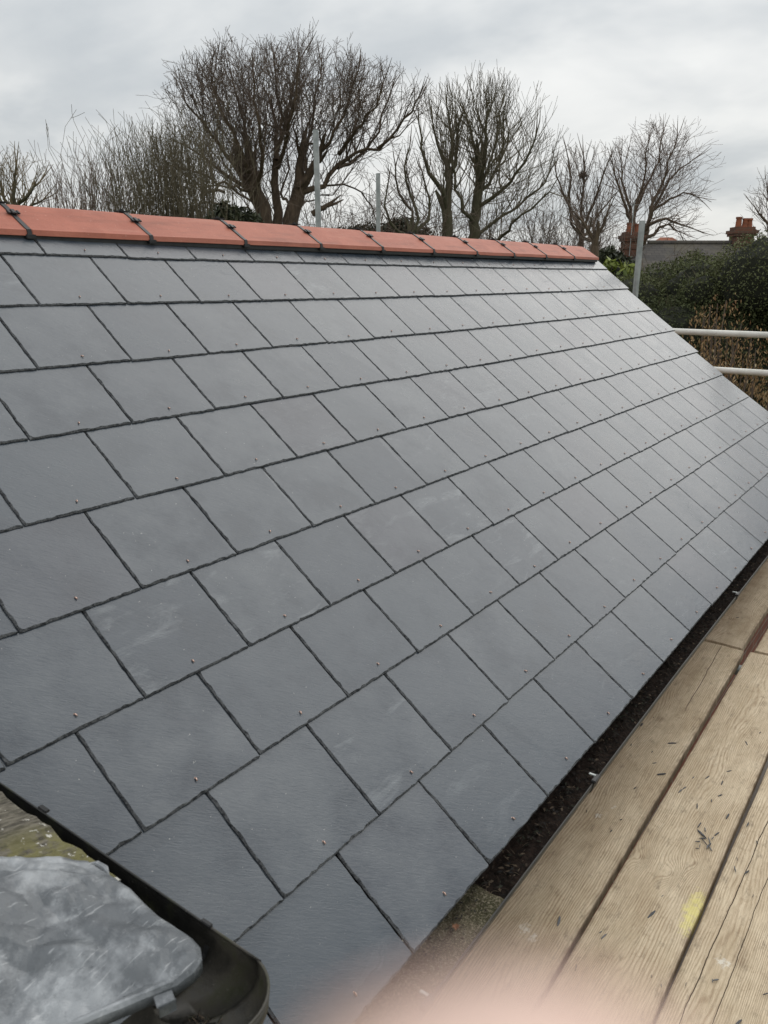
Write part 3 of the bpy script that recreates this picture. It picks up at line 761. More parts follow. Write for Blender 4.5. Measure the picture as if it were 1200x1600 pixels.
# lead sheet dressed over the corner
def lead():
    out = [(-5.714, .131), (-5.712, .090), (-5.712, .052), (-5.7175, .015), (-5.721, -.015), (-5.719, -.051), (-5.719, -.074), (-5.723, -.092), (-5.733, -.106), (-5.747, -.109), (-5.768, -.106), (-5.785, -.098), (-5.821, -.082), (-5.856, -.066), (-5.924, -.027), (-6.10, .03)]
    inn = [(-5.99, .350), (-6.01, .345), (-6.03, .34), (-6.04, .33), (-6.05, .32), (-6.06, .31), (-6.07, .30), (-6.08, .29), (-6.09, .28), (-6.10, .27), (-6.11, .26), (-6.12, .25), (-6.14, .24), (-6.16, .22), (-6.2, .2), (-6.3, .16)]
    # densify
    def dens(P, m=6):
        Q = []
        for a, b in zip(P[:-1], P[1:]):
            for t in range(m): Q.append((a[0] + (b[0] - a[0]) * t / m, a[1] + (b[1] - a[1]) * t / m))
        return Q + [P[-1]]
    rl = random.Random(12); mk = lambda m_, a: [(rl.uniform(-a, a), rl.uniform(-a, a), rl.uniform(-5.92, -5.72), rl.uniform(-.10, .22)) for _ in range(m_)]
    PA = mk(11, .21); PB = mk(9, .21); zm_ = 0
    O = dens(out); I = dens(inn); n = 110; V = []
    for o_, i_ in zip(O, I):
        V_edge = 3.04; tt = [-.012, -.0008] + [j / n for j in range(n + 1)]
        for q, t in enumerate(tt):
            te = max(t, 0); x = o_[0] + (i_[0] - o_[0]) * te; y = o_[1] + (i_[1] - o_[1]) * te
            r = te * math.hypot(i_[0] - o_[0], i_[1] - o_[1])
            zA = .26 * max(0, -5.714 - x); zB = .30 * max(0, (y + .106 + .41 * (x + 5.768)) * .925); z = 3.045 + min(zA, zB) - .005 * math.exp(-r / .003)
            ed = abs((x + 5.714) * .633 + (y - .131) * .774); z += -.007 * (1 - min(1, max(0, (ed - .028) / .010))) * min(1, r / .02)
            q_ = min(1, r / .035); z += q_ * (-.020 + max(gx * (x - cx_) + gy_ * (y - cy_) for gx, gy_, cx_, cy_ in PA) - .8 * max(gx * (x - cx_) + gy_ * (y - cy_) for gx, gy_, cx_, cy_ in PB) + .014 * abs(noise.noise(Vector((x * 24 + y * 14, y * 12, 4)))) + .004 * abs(noise.noise(Vector((x * 50 - y * 40, y * 46, 8))))) + .0012 * noise.noise(Vector((x * 50, y * 50, 7)))
            # standing ridge of the hip running back from the nose
            pass
            if t < 0: z = V_edge - (-t) * 1.0
            if t == 0: V_edge = z
            V.append((x, y, z))
    m = n + 3; Fc = [(i * m + j, (i + 1) * m + j, (i + 1) * m + j + 1, i * m + j + 1) for i in range(len(O) - 1) for j in range(m - 1)]
    o = mesh('lead_flashing', V, Fc, M_LEAD, smooth=True); o.data.set_sharp_from_angle(angle=R(9)); return o
lo = ap(lead())
md = lo.modifiers.new('t', 'SOLIDIFY'); md.thickness = .0025; md.offset = -1
mb = MB(); rt = Matrix.Rotation(-.35, 3, 'Z') @ Matrix.Rotation(.5, 3, 'X')
mb.box((-5.783, -.104, 3.036), (.020, .018, .002), rot=rt, bev=.0006); mb.box((-5.785, -.1125, 3.027), (.019, .002, .016), rot=Matrix.Rotation(-.35, 3, 'Z'), bev=.0006)
c = mb.build('lead_tack', M_LEAD); c.parent = lo; c.matrix_parent_inverse = Matrix.Identity(4)
mb = MB(); mb.tube([(-5.718, .130, 3.044), (-5.710, .120, 3.045), (-5.7085, .104, 3.044), (-5.712, .092, 3.042)], [.0015, .0035, .004, .001], 8)
c = mb.build('turned_corner', M_LEAD); c.parent = lo; c.matrix_parent_inverse = Matrix.Identity(4)
# litter in the corner of the mossy gutter
mb = MB()
for _ in range(130):
    p = Vector((-5.742 + rng.gauss(0, .010), -.108 + rng.gauss(0, .010), Z0 - .052 + rng.uniform(0, .007))); a = rng.uniform(0, 6.28); L = rng.uniform(.002, .006)
    d = Vector((math.cos(a), math.sin(a), rng.uniform(-.2, .6))) * L; mb.tube([p - d, p + d], [L * .18, L * .1], 4, rng.randrange(5))
tag(mb.build('corner_litter', M_BIT), 'little heap of brown litter in the corner of the mossy gutter', 'debris', kind='stuff')

# ------------------------------------------------------------------ trees
def gl(l, i): return l[min(i, len(l) - 1)]
class Tree:
    def __init__(s, seed): s.r = random.Random(seed); s.big = []; s.small = []; s.n = 0
    def seg(s, P, rad, thick): (s.big if thick else s.small).append((P, rad))
    def inside(s, p): return s.env(p)
    def shoot(s, p, d, L, rad, lev, o):
        """grow one wandering shoot and its side twigs"""
        r = s.r; st = gl(o['step'], lev); n = max(2, int(L / st)); P = [p.copy()]; Rr = [rad]
        side = r.uniform(0, 6.28)
        for i in range(n):
            w = gl(o['wig'], lev)
            d = (d + Vector((r.gauss(0, w), r.gauss(0, w), r.gauss(0, w))) + Vector((0, 0, gl(o['trop'], lev)))).normalized()
            p = p + d * st; P.append(p.copy()); Rr.append(max(rad * (1 - .75 * (i + 1) / n), o['rmin']))
            if not s.inside(p) and i > 0: Rr[-1] = min(Rr[-1], o['rmin']); break
            if lev < o['lev'] and i >= gl(o.get('bare', [1, 1, 0, 0]), lev) and r.random() < gl(o['den'], lev):
                side += 2.4 + r.uniform(-.5, .5); q = d.orthogonal().normalized(); q = Matrix.Rotation(side, 3, d) @ q
                an = gl(o['ang'], lev) * r.uniform(.7, 1.25)
                cd = (d * math.cos(an) + q * math.sin(an)).normalized()
                s.shoot(p.copy(), cd, (L * (1 - .55 * i / n)) * gl(o['ratio'], lev) * r.uniform(.6, 1.15), max(Rr[-1] * .62, o['rmin']), lev + 1, o)
        s.seg(P, Rr, rad > .035 or lev == 0)
    def limb(s, pts, r0, r1, o, n_sh, L, start=.25, up=.6, spread=.5):
        """a main limb through given points, then shoots along its length"""
        P = []
        for a, b in zip(pts[:-1], pts[1:]):
            k = max(2, int((b - a).length / .35))
            for t in range(k):
                w = .035 * (b - a).length / k * 3
                P.append(a.lerp(b, t / k) + Vector([s.r.gauss(0, w) for _ in range(3)]) * (1 if P else 0))
        P.append(pts[-1]); n = len(P); Rr = [r0 + (r1 - r0) * (i / (n - 1)) ** .8 for i in range(n)]
        s.seg(P, Rr, True)
        for k in range(n_sh):
            t = start + (1 - start) * (k + s.r.random()) / n_sh; i = min(n - 2, int(t * (n - 1)))
            d = (P[i + 1] - P[i]).normalized(); q = Vector([s.r.gauss(0, 1) for _ in range(3)]).normalized()
            dd = (d * .45 + q * spread + Vector((0, 0, up))).normalized()
            s.shoot(P[i].copy(), dd, L * s.r.uniform(.6, 1.15), max(min(Rr[i] * .40, .020), o['rmin'] * 1.8), 1, o)
        e = (P[-1] - P[-3]).normalized()
        for _ in range(2): s.shoot(P[-1].copy(), (e + Vector([s.r.gauss(0, .25) for _ in range(3)])).normalized(), L, r1 * .9, 1, o)
    def build(s, name, label, base, m1, m2, group=None, cat='tree'):
        root = empty(name, base, label=label, cat=cat, group=group)
        for nm, lst, m in (('trunk', s.big, m1), ('crown', s.small, m2)):
            V = []; Fc = []
            for P, Rr in lst:
                k = len(P); nn_ = 8 if Rr[0] > .15 else (6 if Rr[0] > .05 else 3); ref = None; b0 = len(V)
                for i in range(k):
                    d = (P[min(i + 1, k - 1)] - P[max(i - 1, 0)])
                    if d.length < 1e-6: d = Vector((0, 0, 1))
                    d.normalize()
                    if ref is None: ref = d.orthogonal().normalized()
                    ref = ref - d * ref.dot(d); ref = ref.normalized() if ref.length > 1e-5 else d.orthogonal().normalized()
                    bb = d.cross(ref); c0 = P[i] - base
                    for j in range(nn_):
                        a = 6.2832 * j / nn_; rr = Rr[i] * (1 + (.16 * noise.noise(P[i] * 2.5 + Vector((j, 0, 0))) if Rr[i] > .1 else 0))
                        V.append(c0 + ref * (math.cos(a) * rr) + bb * (math.sin(a) * rr))
                for i in range(k - 1):
                    for j in range(nn_): Fc.append((b0 + i * nn_ + j, b0 + i * nn_ + (j + 1) % nn_, b0 + (i + 1) * nn_ + (j + 1) % nn_, b0 + (i + 1) * nn_ + j))
            if V: mesh(nm, V, Fc, m, root, smooth=True)
        return root
UP = Vector((0, 0, 1))
def env_ell(cx, cy, rx, ry, D, ry_dn=None, rough=.2):
    """crown envelope: ellipsoid centred where the tree stands"""
    c = at(cx, cy, D); dpt = (c - CW).dot(f_); sx = rx / F * dpt; sz = ry / F * dpt * .93; sdn = (ry_dn or ry) / F * dpt
    lat = Vector((r_.x, r_.y, 0)).normalized(); dep = Vector((f_.x, f_.y, 0)).normalized()
    def env(p):
        q = p - c; a = q.dot(lat) / sx; b = q.dot(dep) / (sx * .8); z = q.z / (sz if q.z > 0 else sdn)
        return abs(a) ** 2.2 + b * b + abs(z) ** 2.1 < (1 + rough * noise.noise(p * .9) + rough * .7 * noise.noise(p * 2.3)) ** 2
    return env
def pts(D, lst, rnd):
    """limb through image-plane knots, each with its own depth in metres relative to the trunk"""
    return [at(x, y, D + (q[0] if q else 0)) for x, y, *q in lst]

# the big oak
o_oak = dict(step=[.45, .34, .26, .19, .14], wig=[.12, .14, .18, .22], trop=[.10, .10, .07, .03], den=[.9, .84, .72, .42, .2], ang=[.6, .62, .7, .75], ratio=[.6, .58, .52, .5], lev=4, rmin=.0056)
def oak():
    D = 30; t = Tree(11); t.env = env_ell(460, 228, 210, 142, D, 150, .26)
    G = at(430, 430, D); G.z = 0
    L = lambda lst: pts(D, lst, t.r)
    t.limb([G, at(428, 400, D), at(414, 345, D), at(400, 305, D)], .52, .27, o_oak, 3, 2.2, .7)
    t.limb([at(440, 425, D), at(452, 370, D), at(460, 325, D), at(468, 295, D)], .36, .22, o_oak, 3, 2.2, .6)
    t.limb([at(430, 390, D), at(432, 330, D + .4), at(430, 285, D + .6), at(432, 240, D + .8)], .24, .10, o_oak, 8, 3.4, .3)
    for lst, r0, n, Ls in [
        ([(398, 305), (372, 285), (345, 268), (318, 245), (285, 225)], .17, 15, 3.0),
        ([(396, 300), (365, 262), (340, 222), (315, 190), (290, 160)], .18, 17, 3.4),
        ([(398, 300), (378, 240, -1), (352, 185, -1.5), (330, 130, -1.5)], .18, 16, 3.6),
        ([(400, 300), (395, 245, 1), (380, 190, 1.5), (362, 120, 1.5)], .18, 16, 3.6),
        ([(402, 298), (412, 240, -1.2), (402, 180, -2), (395, 110, -2)], .17, 16, 3.6),
        ([(402, 300), (350, 288, -2), (310, 270, -3), (280, 262, -3)], .12, 11, 2.6),
        ([(432, 250), (440, 200, .5), (435, 150, 1), (428, 90, 1)], .15, 15, 3.4),
        ([(434, 262), (450, 210, -1), (462, 150, -2), (468, 95, -2)], .15, 15, 3.4),
        ([(468, 300), (478, 235, 1), (492, 170, 1.5), (502, 95, 1.5)], .17, 16, 3.6),
        ([(470, 298), (505, 240, -.5), (525, 205, -1), (545, 160, -1), (560, 110, -1)], .17, 17, 3.4),
        ([(472, 300), (500, 292), (528, 258), (552, 240), (590, 232), (624, 212)], .19, 20, 2.8),
        ([(528, 262), (556, 252, 1), (582, 222, 1.4), (600, 185, 1.6), (612, 140, 1.6)], .13, 16, 3.0),
        ([(530, 240), (555, 205, -1.3), (585, 165, -2), (600, 125, -2)], .13, 15, 3.0),
        ([(590, 232), (620, 200, -.5), (642, 175, -.8), (655, 150, -1)], .09, 11, 2.2),
        ([(505, 290), (540, 288, .5), (566, 300, .7), (582, 322, .8), (588, 345, .8)], .075, 8, 1.2),
        ([(412, 345), (385, 330, -1), (350, 322, -1.6), (312, 318, -2)], .09, 12, 1.7), ([(405, 320), (375, 305, 1), (345, 292, 1.6), (318, 292, 2)], .09, 12, 1.7),
        ([(455, 330), (440, 300, 1.5), (452, 262, 2), (448, 225, 2.4)], .10, 12, 2.2), ([(462, 320), (490, 312, 1.6), (520, 300, 2), (548, 268, 2.2)], .07, 10, 1.5), ([(420, 330), (395, 300, 2), (372, 285, 2.6), (350, 255, 3)], .09, 12, 2.0),
        ([(350, 300), (320, 300, 1), (296, 280, 1.5), (270, 250, 2)], .10, 11, 2.6)]:
        t.limb(L(lst), r0 * .60, .024, o_oak, int(n * 1.5), Ls * 1.05, .16, .50, .62)
    for (x, y, dx, dy) in [(500, 327, 9, -5), (478, 282, 2, -9)]:      # sawn stubs
        t.limb([at(x - 12, y + 8, D - .2), at(x + dx * .2, y + dy * .2, D - .3), at(x + dx, y + dy, D - .3)], .11, .085, dict(o_oak, lev=0), 0, .05)
    t.build('oak_tree', 'great bare oak with a broad twiggy crown and forked dark trunk behind the ridge', G, M_BARK, M_TWIG)
oak()
# pollarded tree with upright shoots
o_pol = dict(step=[.45, .42, .34, .22], wig=[.09, .07, .07, .12], trop=[.12, .09, .09, .06], den=[.8, .70, .5, .35], ang=[.5, .44, .42, .6], ratio=[.6, .66, .55, .4], lev=3, rmin=.0060)
def pollard():
    D = 32; t = Tree(23); t.env = env_ell(758, 264, 122, 128, D, 170, .24)
    G = at(738, 430, D); G.z = 0; L = lambda lst: pts(D, lst, t.r)
    t.limb([G, at(738, 380, D), at(744, 330, D), at(748, 295, D)], .34, .18, o_pol, 2, 2, .8)
    for lst, r0, n, Ls in [([(748, 300), (745, 262, .4), (738, 225, .6), (728, 180, .6)], .16, 14, 3.0), ([(748, 298), (756, 250, -.6), (762, 200, -1), (768, 165, -1)], .16, 14, 3.0),
        ([(746, 312), (770, 275, .5), (785, 245, 1), (795, 205, 1.2)], .15, 15, 3.0), ([(745, 325), (782, 300, -.5), (806, 272, -1), (828, 236, -1.2), (838, 210, -1.2)], .14, 17, 2.6),
        ([(738, 372), (775, 345, .6), (812, 322, 1), (842, 298, 1.2), (858, 268, 1.2)], .13, 16, 2.4), ([(742, 350), (728, 330, -.8), (712, 295, -1), (708, 250, -1), (712, 200, -1)], .14, 15, 2.8),
        ([(776, 385), (800, 350, -1.5), (832, 325, -2), (858, 300, -2.2)], .11, 11, 2.2), ([(748, 300), (765, 262, 1.6), (775, 220, 2), (782, 170, 2)], .12, 12, 3)]:
        t.limb(L(lst), r0 * .62, .028, o_pol, int(n * 2.0), Ls * 1.15, .12, .42, .75)
    t.build('pollarded_tree', 'bare pollarded tree fanning into many straight upright shoots', G, M_BARK_G, M_TWIG_G)
pollard()
def simple_tree(name, label, D, base, limbs, env, o, seed, m1, m2, r0=.2, n=11, Ls=2.4, up=.5, spread=.5, group=None, start=.18):
    t = Tree(seed); t.env = env; G = at(base[0], 430, D); G.z = 0
    t.limb([G, at(base[0], base[1] + 35, D), at(base[0], base[1], D)], r0, r0 * .72, dict(o, lev=1), 0, .6)
    for lst in limbs: t.limb(pts(D, [base] + lst, t.r), r0 * .48, .026, o, int(n * 1.5), Ls, start, up, spread)
    return t.build(name, label, G, m1, m2, group)
G2 = 'bare winter trees beyond the garden'
simple_tree('knuckled_tree', 'bare tree with a knuckled trunk standing close beside the pollarded tree', 31, (698, 330), [[(700, 285), (698, 258), (685, 225), (676, 190)], [(702, 275), (714, 240, .5), (718, 190, .6)], [(690, 300, -.4), (672, 270, -1), (660, 235, -1), (654, 190, -1)], [(702, 262, .6), (706, 215, 1.2), (698, 165, 1.2)]],
            env_ell(692, 262, 52, 112, 31, 120, .25), o_pol, 31, M_BARK_G, M_TWIG_G, .27, 13, 2.2, .8, .45)
simple_tree('leaning_tree', 'thin bare tree with twisted low limbs between the oak and the pollard', 29, (640, 372), [[(655, 340), (640, 300), (632, 262), (640, 230)], [(668, 345, .5), (672, 310, .5), (660, 270, .5)], [(612, 350, -1), (600, 322, -1), (606, 290, -1)], [(645, 330, 1), (622, 300, 1), (618, 260, 1)]],
            env_ell(640, 305, 56, 90, 29, 110, .3), o_oak, 37, M_BARK_G, M_TWIG, .15, 11, 1.9, .35, .7)
o_lime = dict(step=[.6, .5, .38, .28, .22], wig=[.07, .09, .12, .15], trop=[.08, .05, .02, -.01, -.04], den=[.9, .8, .74, .55, .3], ang=[.5, .52, .6, .7], ratio=[.6, .56, .52, .5], lev=4, rmin=.0068)
simple_tree('slender_tree', 'slender bare tree with an old nest at the end of the ridge', 38, (908, 370), [[(911, 330), (912, 290), (912, 245)], [(898, 340, .6), (880, 300, 1), (868, 262, 1)], [(920, 335, -.6), (935, 300, -1), (946, 262, -1)], [(893, 350, -1), (892, 300, -1.4), (888, 250, -1.4)], [(925, 350, 1), (938, 330, 1.5), (955, 310, 1.6)]],
            env_ell(908, 310, 60, 74, 38, 90, .25), o_lime, 41, M_BARK, M_TWIG, .17, 12, 2.8, .6, .5, None, .3)
mb = MB()
for _ in range(160):
    p = Vector([rng.gauss(0, .07), rng.gauss(0, .07), rng.gauss(0, .06)]); d = Vector([rng.gauss(0, 1) for _ in range(3)]).normalized() * .10; mb.tube([p - d, p + d], .009, 3)
tag(mb.build('bird_nest', M_TWIG, loc=at(911, 274, 37.8)), 'dark twig nest high in the slender bare tree', 'nest')
simple_tree('crooked_tree', 'small crooked bare tree just past the end of the ridge', 24, (929, 385), [[(928, 372), (915, 355), (905, 340)], [(930, 368), (944, 352), (950, 330)], [(926, 376, .4), (914, 372, .6), (900, 352, .6)]],
            env_ell(928, 352, 36, 34, 24, 60, .3), o_oak, 43, M_BARK, M_TWIG, .15, 8, 1.0, .4, .6)
simple_tree('spreading_tree', 'tall bare tree with twin stems and drooping outer twigs behind the far chimney', 45, (1000, 400), [
    [(986, 352), (982, 315), (975, 285), (970, 250)], [(988, 350, .5), (998, 310, 1), (1008, 270, 1.2), (1012, 225, 1.2)], [(986, 345, -1), (968, 300, -1.5), (958, 260, -2)],
    [(1010, 368), (1018, 325), (1034, 290), (1046, 250), (1058, 215)], [(1018, 330, .8), (1045, 312, 1.2), (1068, 300, 1.4), (1090, 308, 1.5)], [(1012, 350, -1), (1040, 340, -1.4), (1062, 352, -1.6), (1085, 358, -1.6)],
    [(1016, 335, 1.6), (1035, 300, 2), (1062, 262, 2.4), (1085, 248, 2.5)], [(1008, 372, 1), (1030, 355, 1.4), (1045, 350, 1.6), (1062, 362, 1.8)], [(990, 345, 1.6), (1003, 300, 2.2), (1030, 255, 2.6), (1035, 210, 2.6)]],
    env_ell(1026, 296, 86, 100, 45, 105, .2), o_lime, 47, M_BARK, M_TWIG_R, .32, 15, 3.6, .28, .62, None, .36)
simple_tree('edge_tree', 'twiggy bare tree cut by the photo edge behind the farther chimney', 48, (1215, 390), [[(1212, 350), (1205, 315), (1198, 290)], [(1205, 365, .5), (1190, 340, .8), (1180, 325, .8)], [(1218, 350, -1), (1225, 300, -1)]],
    env_ell(1212, 342, 44, 66, 48, 80, .2), o_lime, 53, M_BARK, M_TWIG, .3, 15, 3.4, .4, .6)
simple_tree('lichened_tree', 'small ochre-tinged bare tree at the far end of the ridge line beside the saplings', 27, (20, 345), [[(20, 315), (22, 290), (26, 260)], [(12, 322, .5), (2, 295, .6), (-6, 268, .6)], [(28, 322, -.4), (45, 300, -.8), (62, 285, -.8)], [(32, 335, .8), (50, 320, 1), (68, 312, 1)], [(8, 330, -1), (-8, 310, -1), (-20, 290, -1)]],
    env_ell(22, 305, 58, 56, 27, 90, .3), o_oak, 59, M_BARK_G, M_TWIG_O, .17, 12, 1.4, .5, .6)

# thicket of upright saplings
def stems(name, label, x0, x1, ytop, D, ns, seed, m1, m2, group, L0=None, lean=.05):
    t = Tree(seed); r = t.r; G = at((x0 + x1) / 2, 430, D); zm = at((x0 + x1) / 2, ytop((x0 + x1) / 2) - 12, D).z; t.env = lambda p: p.z < zm + noise.noise(p * 1.3) * .8; G.z = 0
    o = dict(step=[.4, .36, .26, .2], wig=[.035, .06, .10, .12], trop=[.05, .08, .06, .03], den=[.85, .55, .4, .2], ang=[.42, .45, .5, .5], ratio=[.30, .42, .4, .4], lev=3, rmin=.0052, bare=[6, 1, 0, 0])
    for _ in range(ns):
        x = r.uniform(x0, x1); top = at(x, ytop(x) + r.uniform(-14, 38), D + r.uniform(-1.5, 1.5)); b = top.copy(); b.z = 0; b += Vector((r.gauss(0, .3), r.gauss(0, .3), 0))
        H = top.z; t.shoot(b, Vector((r.gauss(0, lean), r.gauss(0, lean), 1)).normalized(), H, r.uniform(.015, .034), 0, o)
    return t.build(name, label, G, m1, m2, group)
ytop = lambda x: 290 - (x - 80) * .42 if x < 230 else 227 - (x - 230) * .22
STL = ['wispy grey saplings beside the ochre-tinged tree', 'thin saplings right of the wispiest clump', 'saplings thickening toward the oak', 'dense saplings reaching higher toward the oak', 'tall saplings just outside the oak crown', 'tallest saplings under the low oak limbs', 'saplings half hidden behind the oak crown']
for i, (a, b_) in enumerate([(72, 108), (106, 146), (144, 186), (184, 226), (222, 262), (258, 300), (296, 345)]):
    stems('sapling_clump', STL[i] + ' behind the ridge', a, b_, ytop, 25 + i % 3, [18, 24, 36, 46, 50, 50, 44][i], 60 + i, M_TWIG_R if i < 2 else M_TWIG_G, M_TWIG_R if i < 3 else M_TWIG_G, 'sapling clumps behind the ridge')

# leaf masses
def leaves(centers, n, size, seed, orient=0., elong=1.6, shell=.35, jitter=.0):
    """n small leaf quads spread through clumps (centre, radii, weight)"""
    rs = np.random.RandomState(seed); ws = np.array([c[1].x * c[1].z for c in centers]); ws = ws / ws.sum()
    idx = rs.choice(len(centers), n, p=ws); C = np.array([tuple(c[0]) for c in centers])[idx]; Rd = np.array([tuple(c[1]) for c in centers])[idx]
    d = rs.normal(size=(n, 3)); d /= np.linalg.norm(d, axis=1)[:, None]; rad = 1 - shell * rs.random_sample(n) ** 1.5 + rs.normal(size=n) * .05
    P = C + d * Rd * rad[:, None]
    a = rs.normal(size=(n, 3)); a[:, 2] += orient * 3; a /= np.linalg.norm(a, axis=1)[:, None]
    b = np.cross(a, rs.normal(size=(n, 3))); b /= np.linalg.norm(b, axis=1)[:, None]
    s = size * (0.6 + .8 * rs.random_sample(n))[:, None]
    V = np.stack([P - a * s * elong * .5, P - b * s * .35 + a * s * .1, P + a * s * elong * .5, P + b * s * .35 + a * s * .1], 1).reshape(-1, 3)
    ct = rs.random_sample(len(centers))[idx]
    tone = np.clip(rs.random_sample(n) * .55 + .45 * ct * 1.0 + .12 * rs.normal(size=n), 0, 1)
    return V, np.repeat(tone, 4)
def leaf_mesh(name, V, tone, m, parent):
    n = len(V) // 4; me = bpy.data.meshes.new(name)
    me.vertices.add(len(V)); me.vertices.foreach_set('co', np.asarray(V, dtype=np.float32).ravel())
    me.loops.add(4 * n); me.loops.foreach_set('vertex_index', np.arange(4 * n, dtype=np.int32))
    me.polygons.add(n); me.polygons.foreach_set('loop_start', np.arange(0, 4 * n, 4, dtype=np.int32)); me.polygons.foreach_set('loop_total', np.full(n, 4, dtype=np.int32))
    me.update(calc_edges=True); me.materials.append(m)
    a = me.attributes.new('tone', 'FLOAT', 'POINT'); a.data.foreach_set('value', np.asarray(tone, dtype=np.float32))
    o = bpy.data.objects.new(name, me); COL.objects.link(o); o.parent = parent; return o
def blob_core(centers, base, m, parent, k=.78):  # solid dark blobs added inside the leaves: painted inner shade, not branches
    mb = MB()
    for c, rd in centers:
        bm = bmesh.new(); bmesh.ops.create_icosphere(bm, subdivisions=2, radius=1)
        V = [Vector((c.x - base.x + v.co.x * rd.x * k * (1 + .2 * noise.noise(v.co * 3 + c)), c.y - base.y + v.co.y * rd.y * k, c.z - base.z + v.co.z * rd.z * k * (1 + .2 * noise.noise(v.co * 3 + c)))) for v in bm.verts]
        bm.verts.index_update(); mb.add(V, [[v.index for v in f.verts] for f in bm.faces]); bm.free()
    return mb.build('inner_shade_core', m, parent)
def clump_rows(rows, seed):
    rs = random.Random(seed); out = []
    for (x, y, D, rr) in rows:
        c = at(x, y, D); out.append((c, Vector((rr * rs.uniform(.85, 1.2), rr * rs.uniform(.85, 1.2), rr * rs.uniform(.75, 1.1)))))
    return out
def hedge():
    rs = random.Random(5); rows = []
    for i in range(64):
        x = rs.uniform(1015, 1290); D = rs.uniform(11.6, 13.6)
        top = 432 - (x - 1000) * .10 + 8 * math.sin(x * .045); y = rs.uniform(top + 20, 720)
        rows.append((x, y, D, rs.uniform(.32, .62)))
    for x in range(1000, 1300, 22):
        rows.append((x, 468 - (x - 1000) * .14 + rs.uniform(-7, 9), rs.uniform(12.2, 13.4), rs.uniform(.26, .42)))
    for x, y in ((985, 470), (1000, 520), (1015, 560), (985, 500), (1030, 600), (1060, 640)): rows.append((x, y, 12.4, .5))
    C = clump_rows(rows, 3); G = at(1120, 430, 12.6); G.z = 0
    root = empty('holly_hedge', G, label='tall dark evergreen hedge behind the white guard rails', cat='hedge')
    V, T = leaves(C, 420000, .024, 8, 0, 1.7, .40)
    ctr = V.reshape(-1, 4, 3).mean(1); keep = np.ones(len(ctr), bool)
    for c, rd in C: keep &= (((ctr - np.array(c)) / np.array(rd)) ** 2).sum(1) > .55 ** 2
    keep = np.repeat(keep, 4); V = V[keep]; T = T[keep]
    # olive tones, paler towards the top
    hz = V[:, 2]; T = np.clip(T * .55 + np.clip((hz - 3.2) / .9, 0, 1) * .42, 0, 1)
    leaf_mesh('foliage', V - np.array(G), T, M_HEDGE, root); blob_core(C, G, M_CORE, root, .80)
    mb = MB(); 
    for _ in range(1500):
        c, rd = C[rs.randrange(len(C))]; d = Vector((rs.gauss(0, .5), rs.gauss(0, .5), 1)).normalized(); p = c + Vector((d.x * rd.x, d.y * rd.y, d.z * rd.z)) * .8 - G
        mb.tube([p, p + d * rs.uniform(.06, .22)], [.0035, .002], 3)
    for k in range(5): mb.tube([Vector(((k - 2) * .5, (2 - k) * .6, 0)), Vector(((k - 2) * .5, (2 - k) * .6 + .1, 2.6))], [.09, .05], 6)
    mb.build('foliage_twigs', M_TWIG_G, root)
hedge()
def leafy(name, label, cat, rows, n, size, m, seed, orient=0., elong=1.6, shell=.5, core=True, mtwig=None, nstem=5, group=None, k=.6):
    C = clump_rows(rows, seed); lows = []
    for c, rd in C[::2]:                                  # foliage carries on down to the ground
        z = c.z - rd.z * 1.5
        while z > rd.z * .6: lows.append((Vector((c.x + rng.uniform(-.2, .2), c.y + rng.uniform(-.2, .2), z)), rd * rng.uniform(1.1, 1.6))); z -= rd.z * 1.7
    n = int(n * (1 + .5 * len(lows) / len(C))); C = C + lows; G = sum((c[0] for c in C), Vector()) / len(C); G.z = 0; root = empty(name, G, label=label, cat=cat, group=group)
    V, T = leaves(C, n, size, seed, orient, elong, shell); leaf_mesh('foliage', V - np.array(G), T, m, root)
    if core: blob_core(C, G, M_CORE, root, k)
    mb = MB(); rs = random.Random(seed)
    for i in range(nstem):
        c, rd = C[i % len(C)]; e = c - G + Vector([rs.gauss(0, .3) * rd.x for _ in range(3)]) + UP * rd.z * .6; b = Vector((e.x * .3 + rs.gauss(0, .1), e.y * .3 + rs.gauss(0, .1), 0))
        mb.tube([b, b.lerp(e, .5) + Vector((rs.gauss(0, .08), rs.gauss(0, .08), 0)), e], [.035, .02, .005], 5)
    mb.build('foliage_twigs', mtwig or M_TWIG, root); return root
leafy('laurel_bush', 'yellow-green laurel bush just beyond the roof verge', 'bush', [(958, 432, 14, .24), (975, 440, 14.2, .26), (950, 450, 14, .2), (985, 455, 14.1, .28), (965, 470, 14, .3), (992, 480, 14, .3), (940, 440, 14.6, .25), (978, 500, 14, .35)], 5200, .085, M_LAUREL, 17)
leafy('beech_bush', 'thin bush hung with dry tan leaves in front of the dark hedge', 'bush', [(1120, 520, 10.6, .38), (1105, 560, 10.5, .40), (1155, 545, 10.6, .42), (1180, 590, 10.4, .45), (1130, 600, 10.4, .45), (1200, 620, 10.4, .5), (1100, 495, 10.8, .2), (1135, 478, 10.8, .2), (1160, 640, 10.3, .5), (1215, 560, 10.6, .4)], 3200, .021, M_DRY, 19, .8, 2.2, .95, False, M_TWIG, 70)
EV = 'low evergreens glimpsed over the ridge'
leafy('evergreen_bush', 'dark yew-like bush under the oak limbs at the trunk foot', 'bush', [(345, 330, 24, .22), (362, 338, 24, .32), (382, 343, 24.2, .34), (340, 350, 24, .4), (398, 350, 24, .25), (352, 318, 24, .12)], 3800, .10, M_EVER, 21, group=EV)
leafy('evergreen_bush', 'round dull-green bush between the two thinner galvanised poles', 'bush', [(540, 372, 34, .55), (560, 366, 34, .5), (578, 370, 34, .5), (520, 374, 34, .5)], 5200, .11, M_EVER, 22, group=EV)
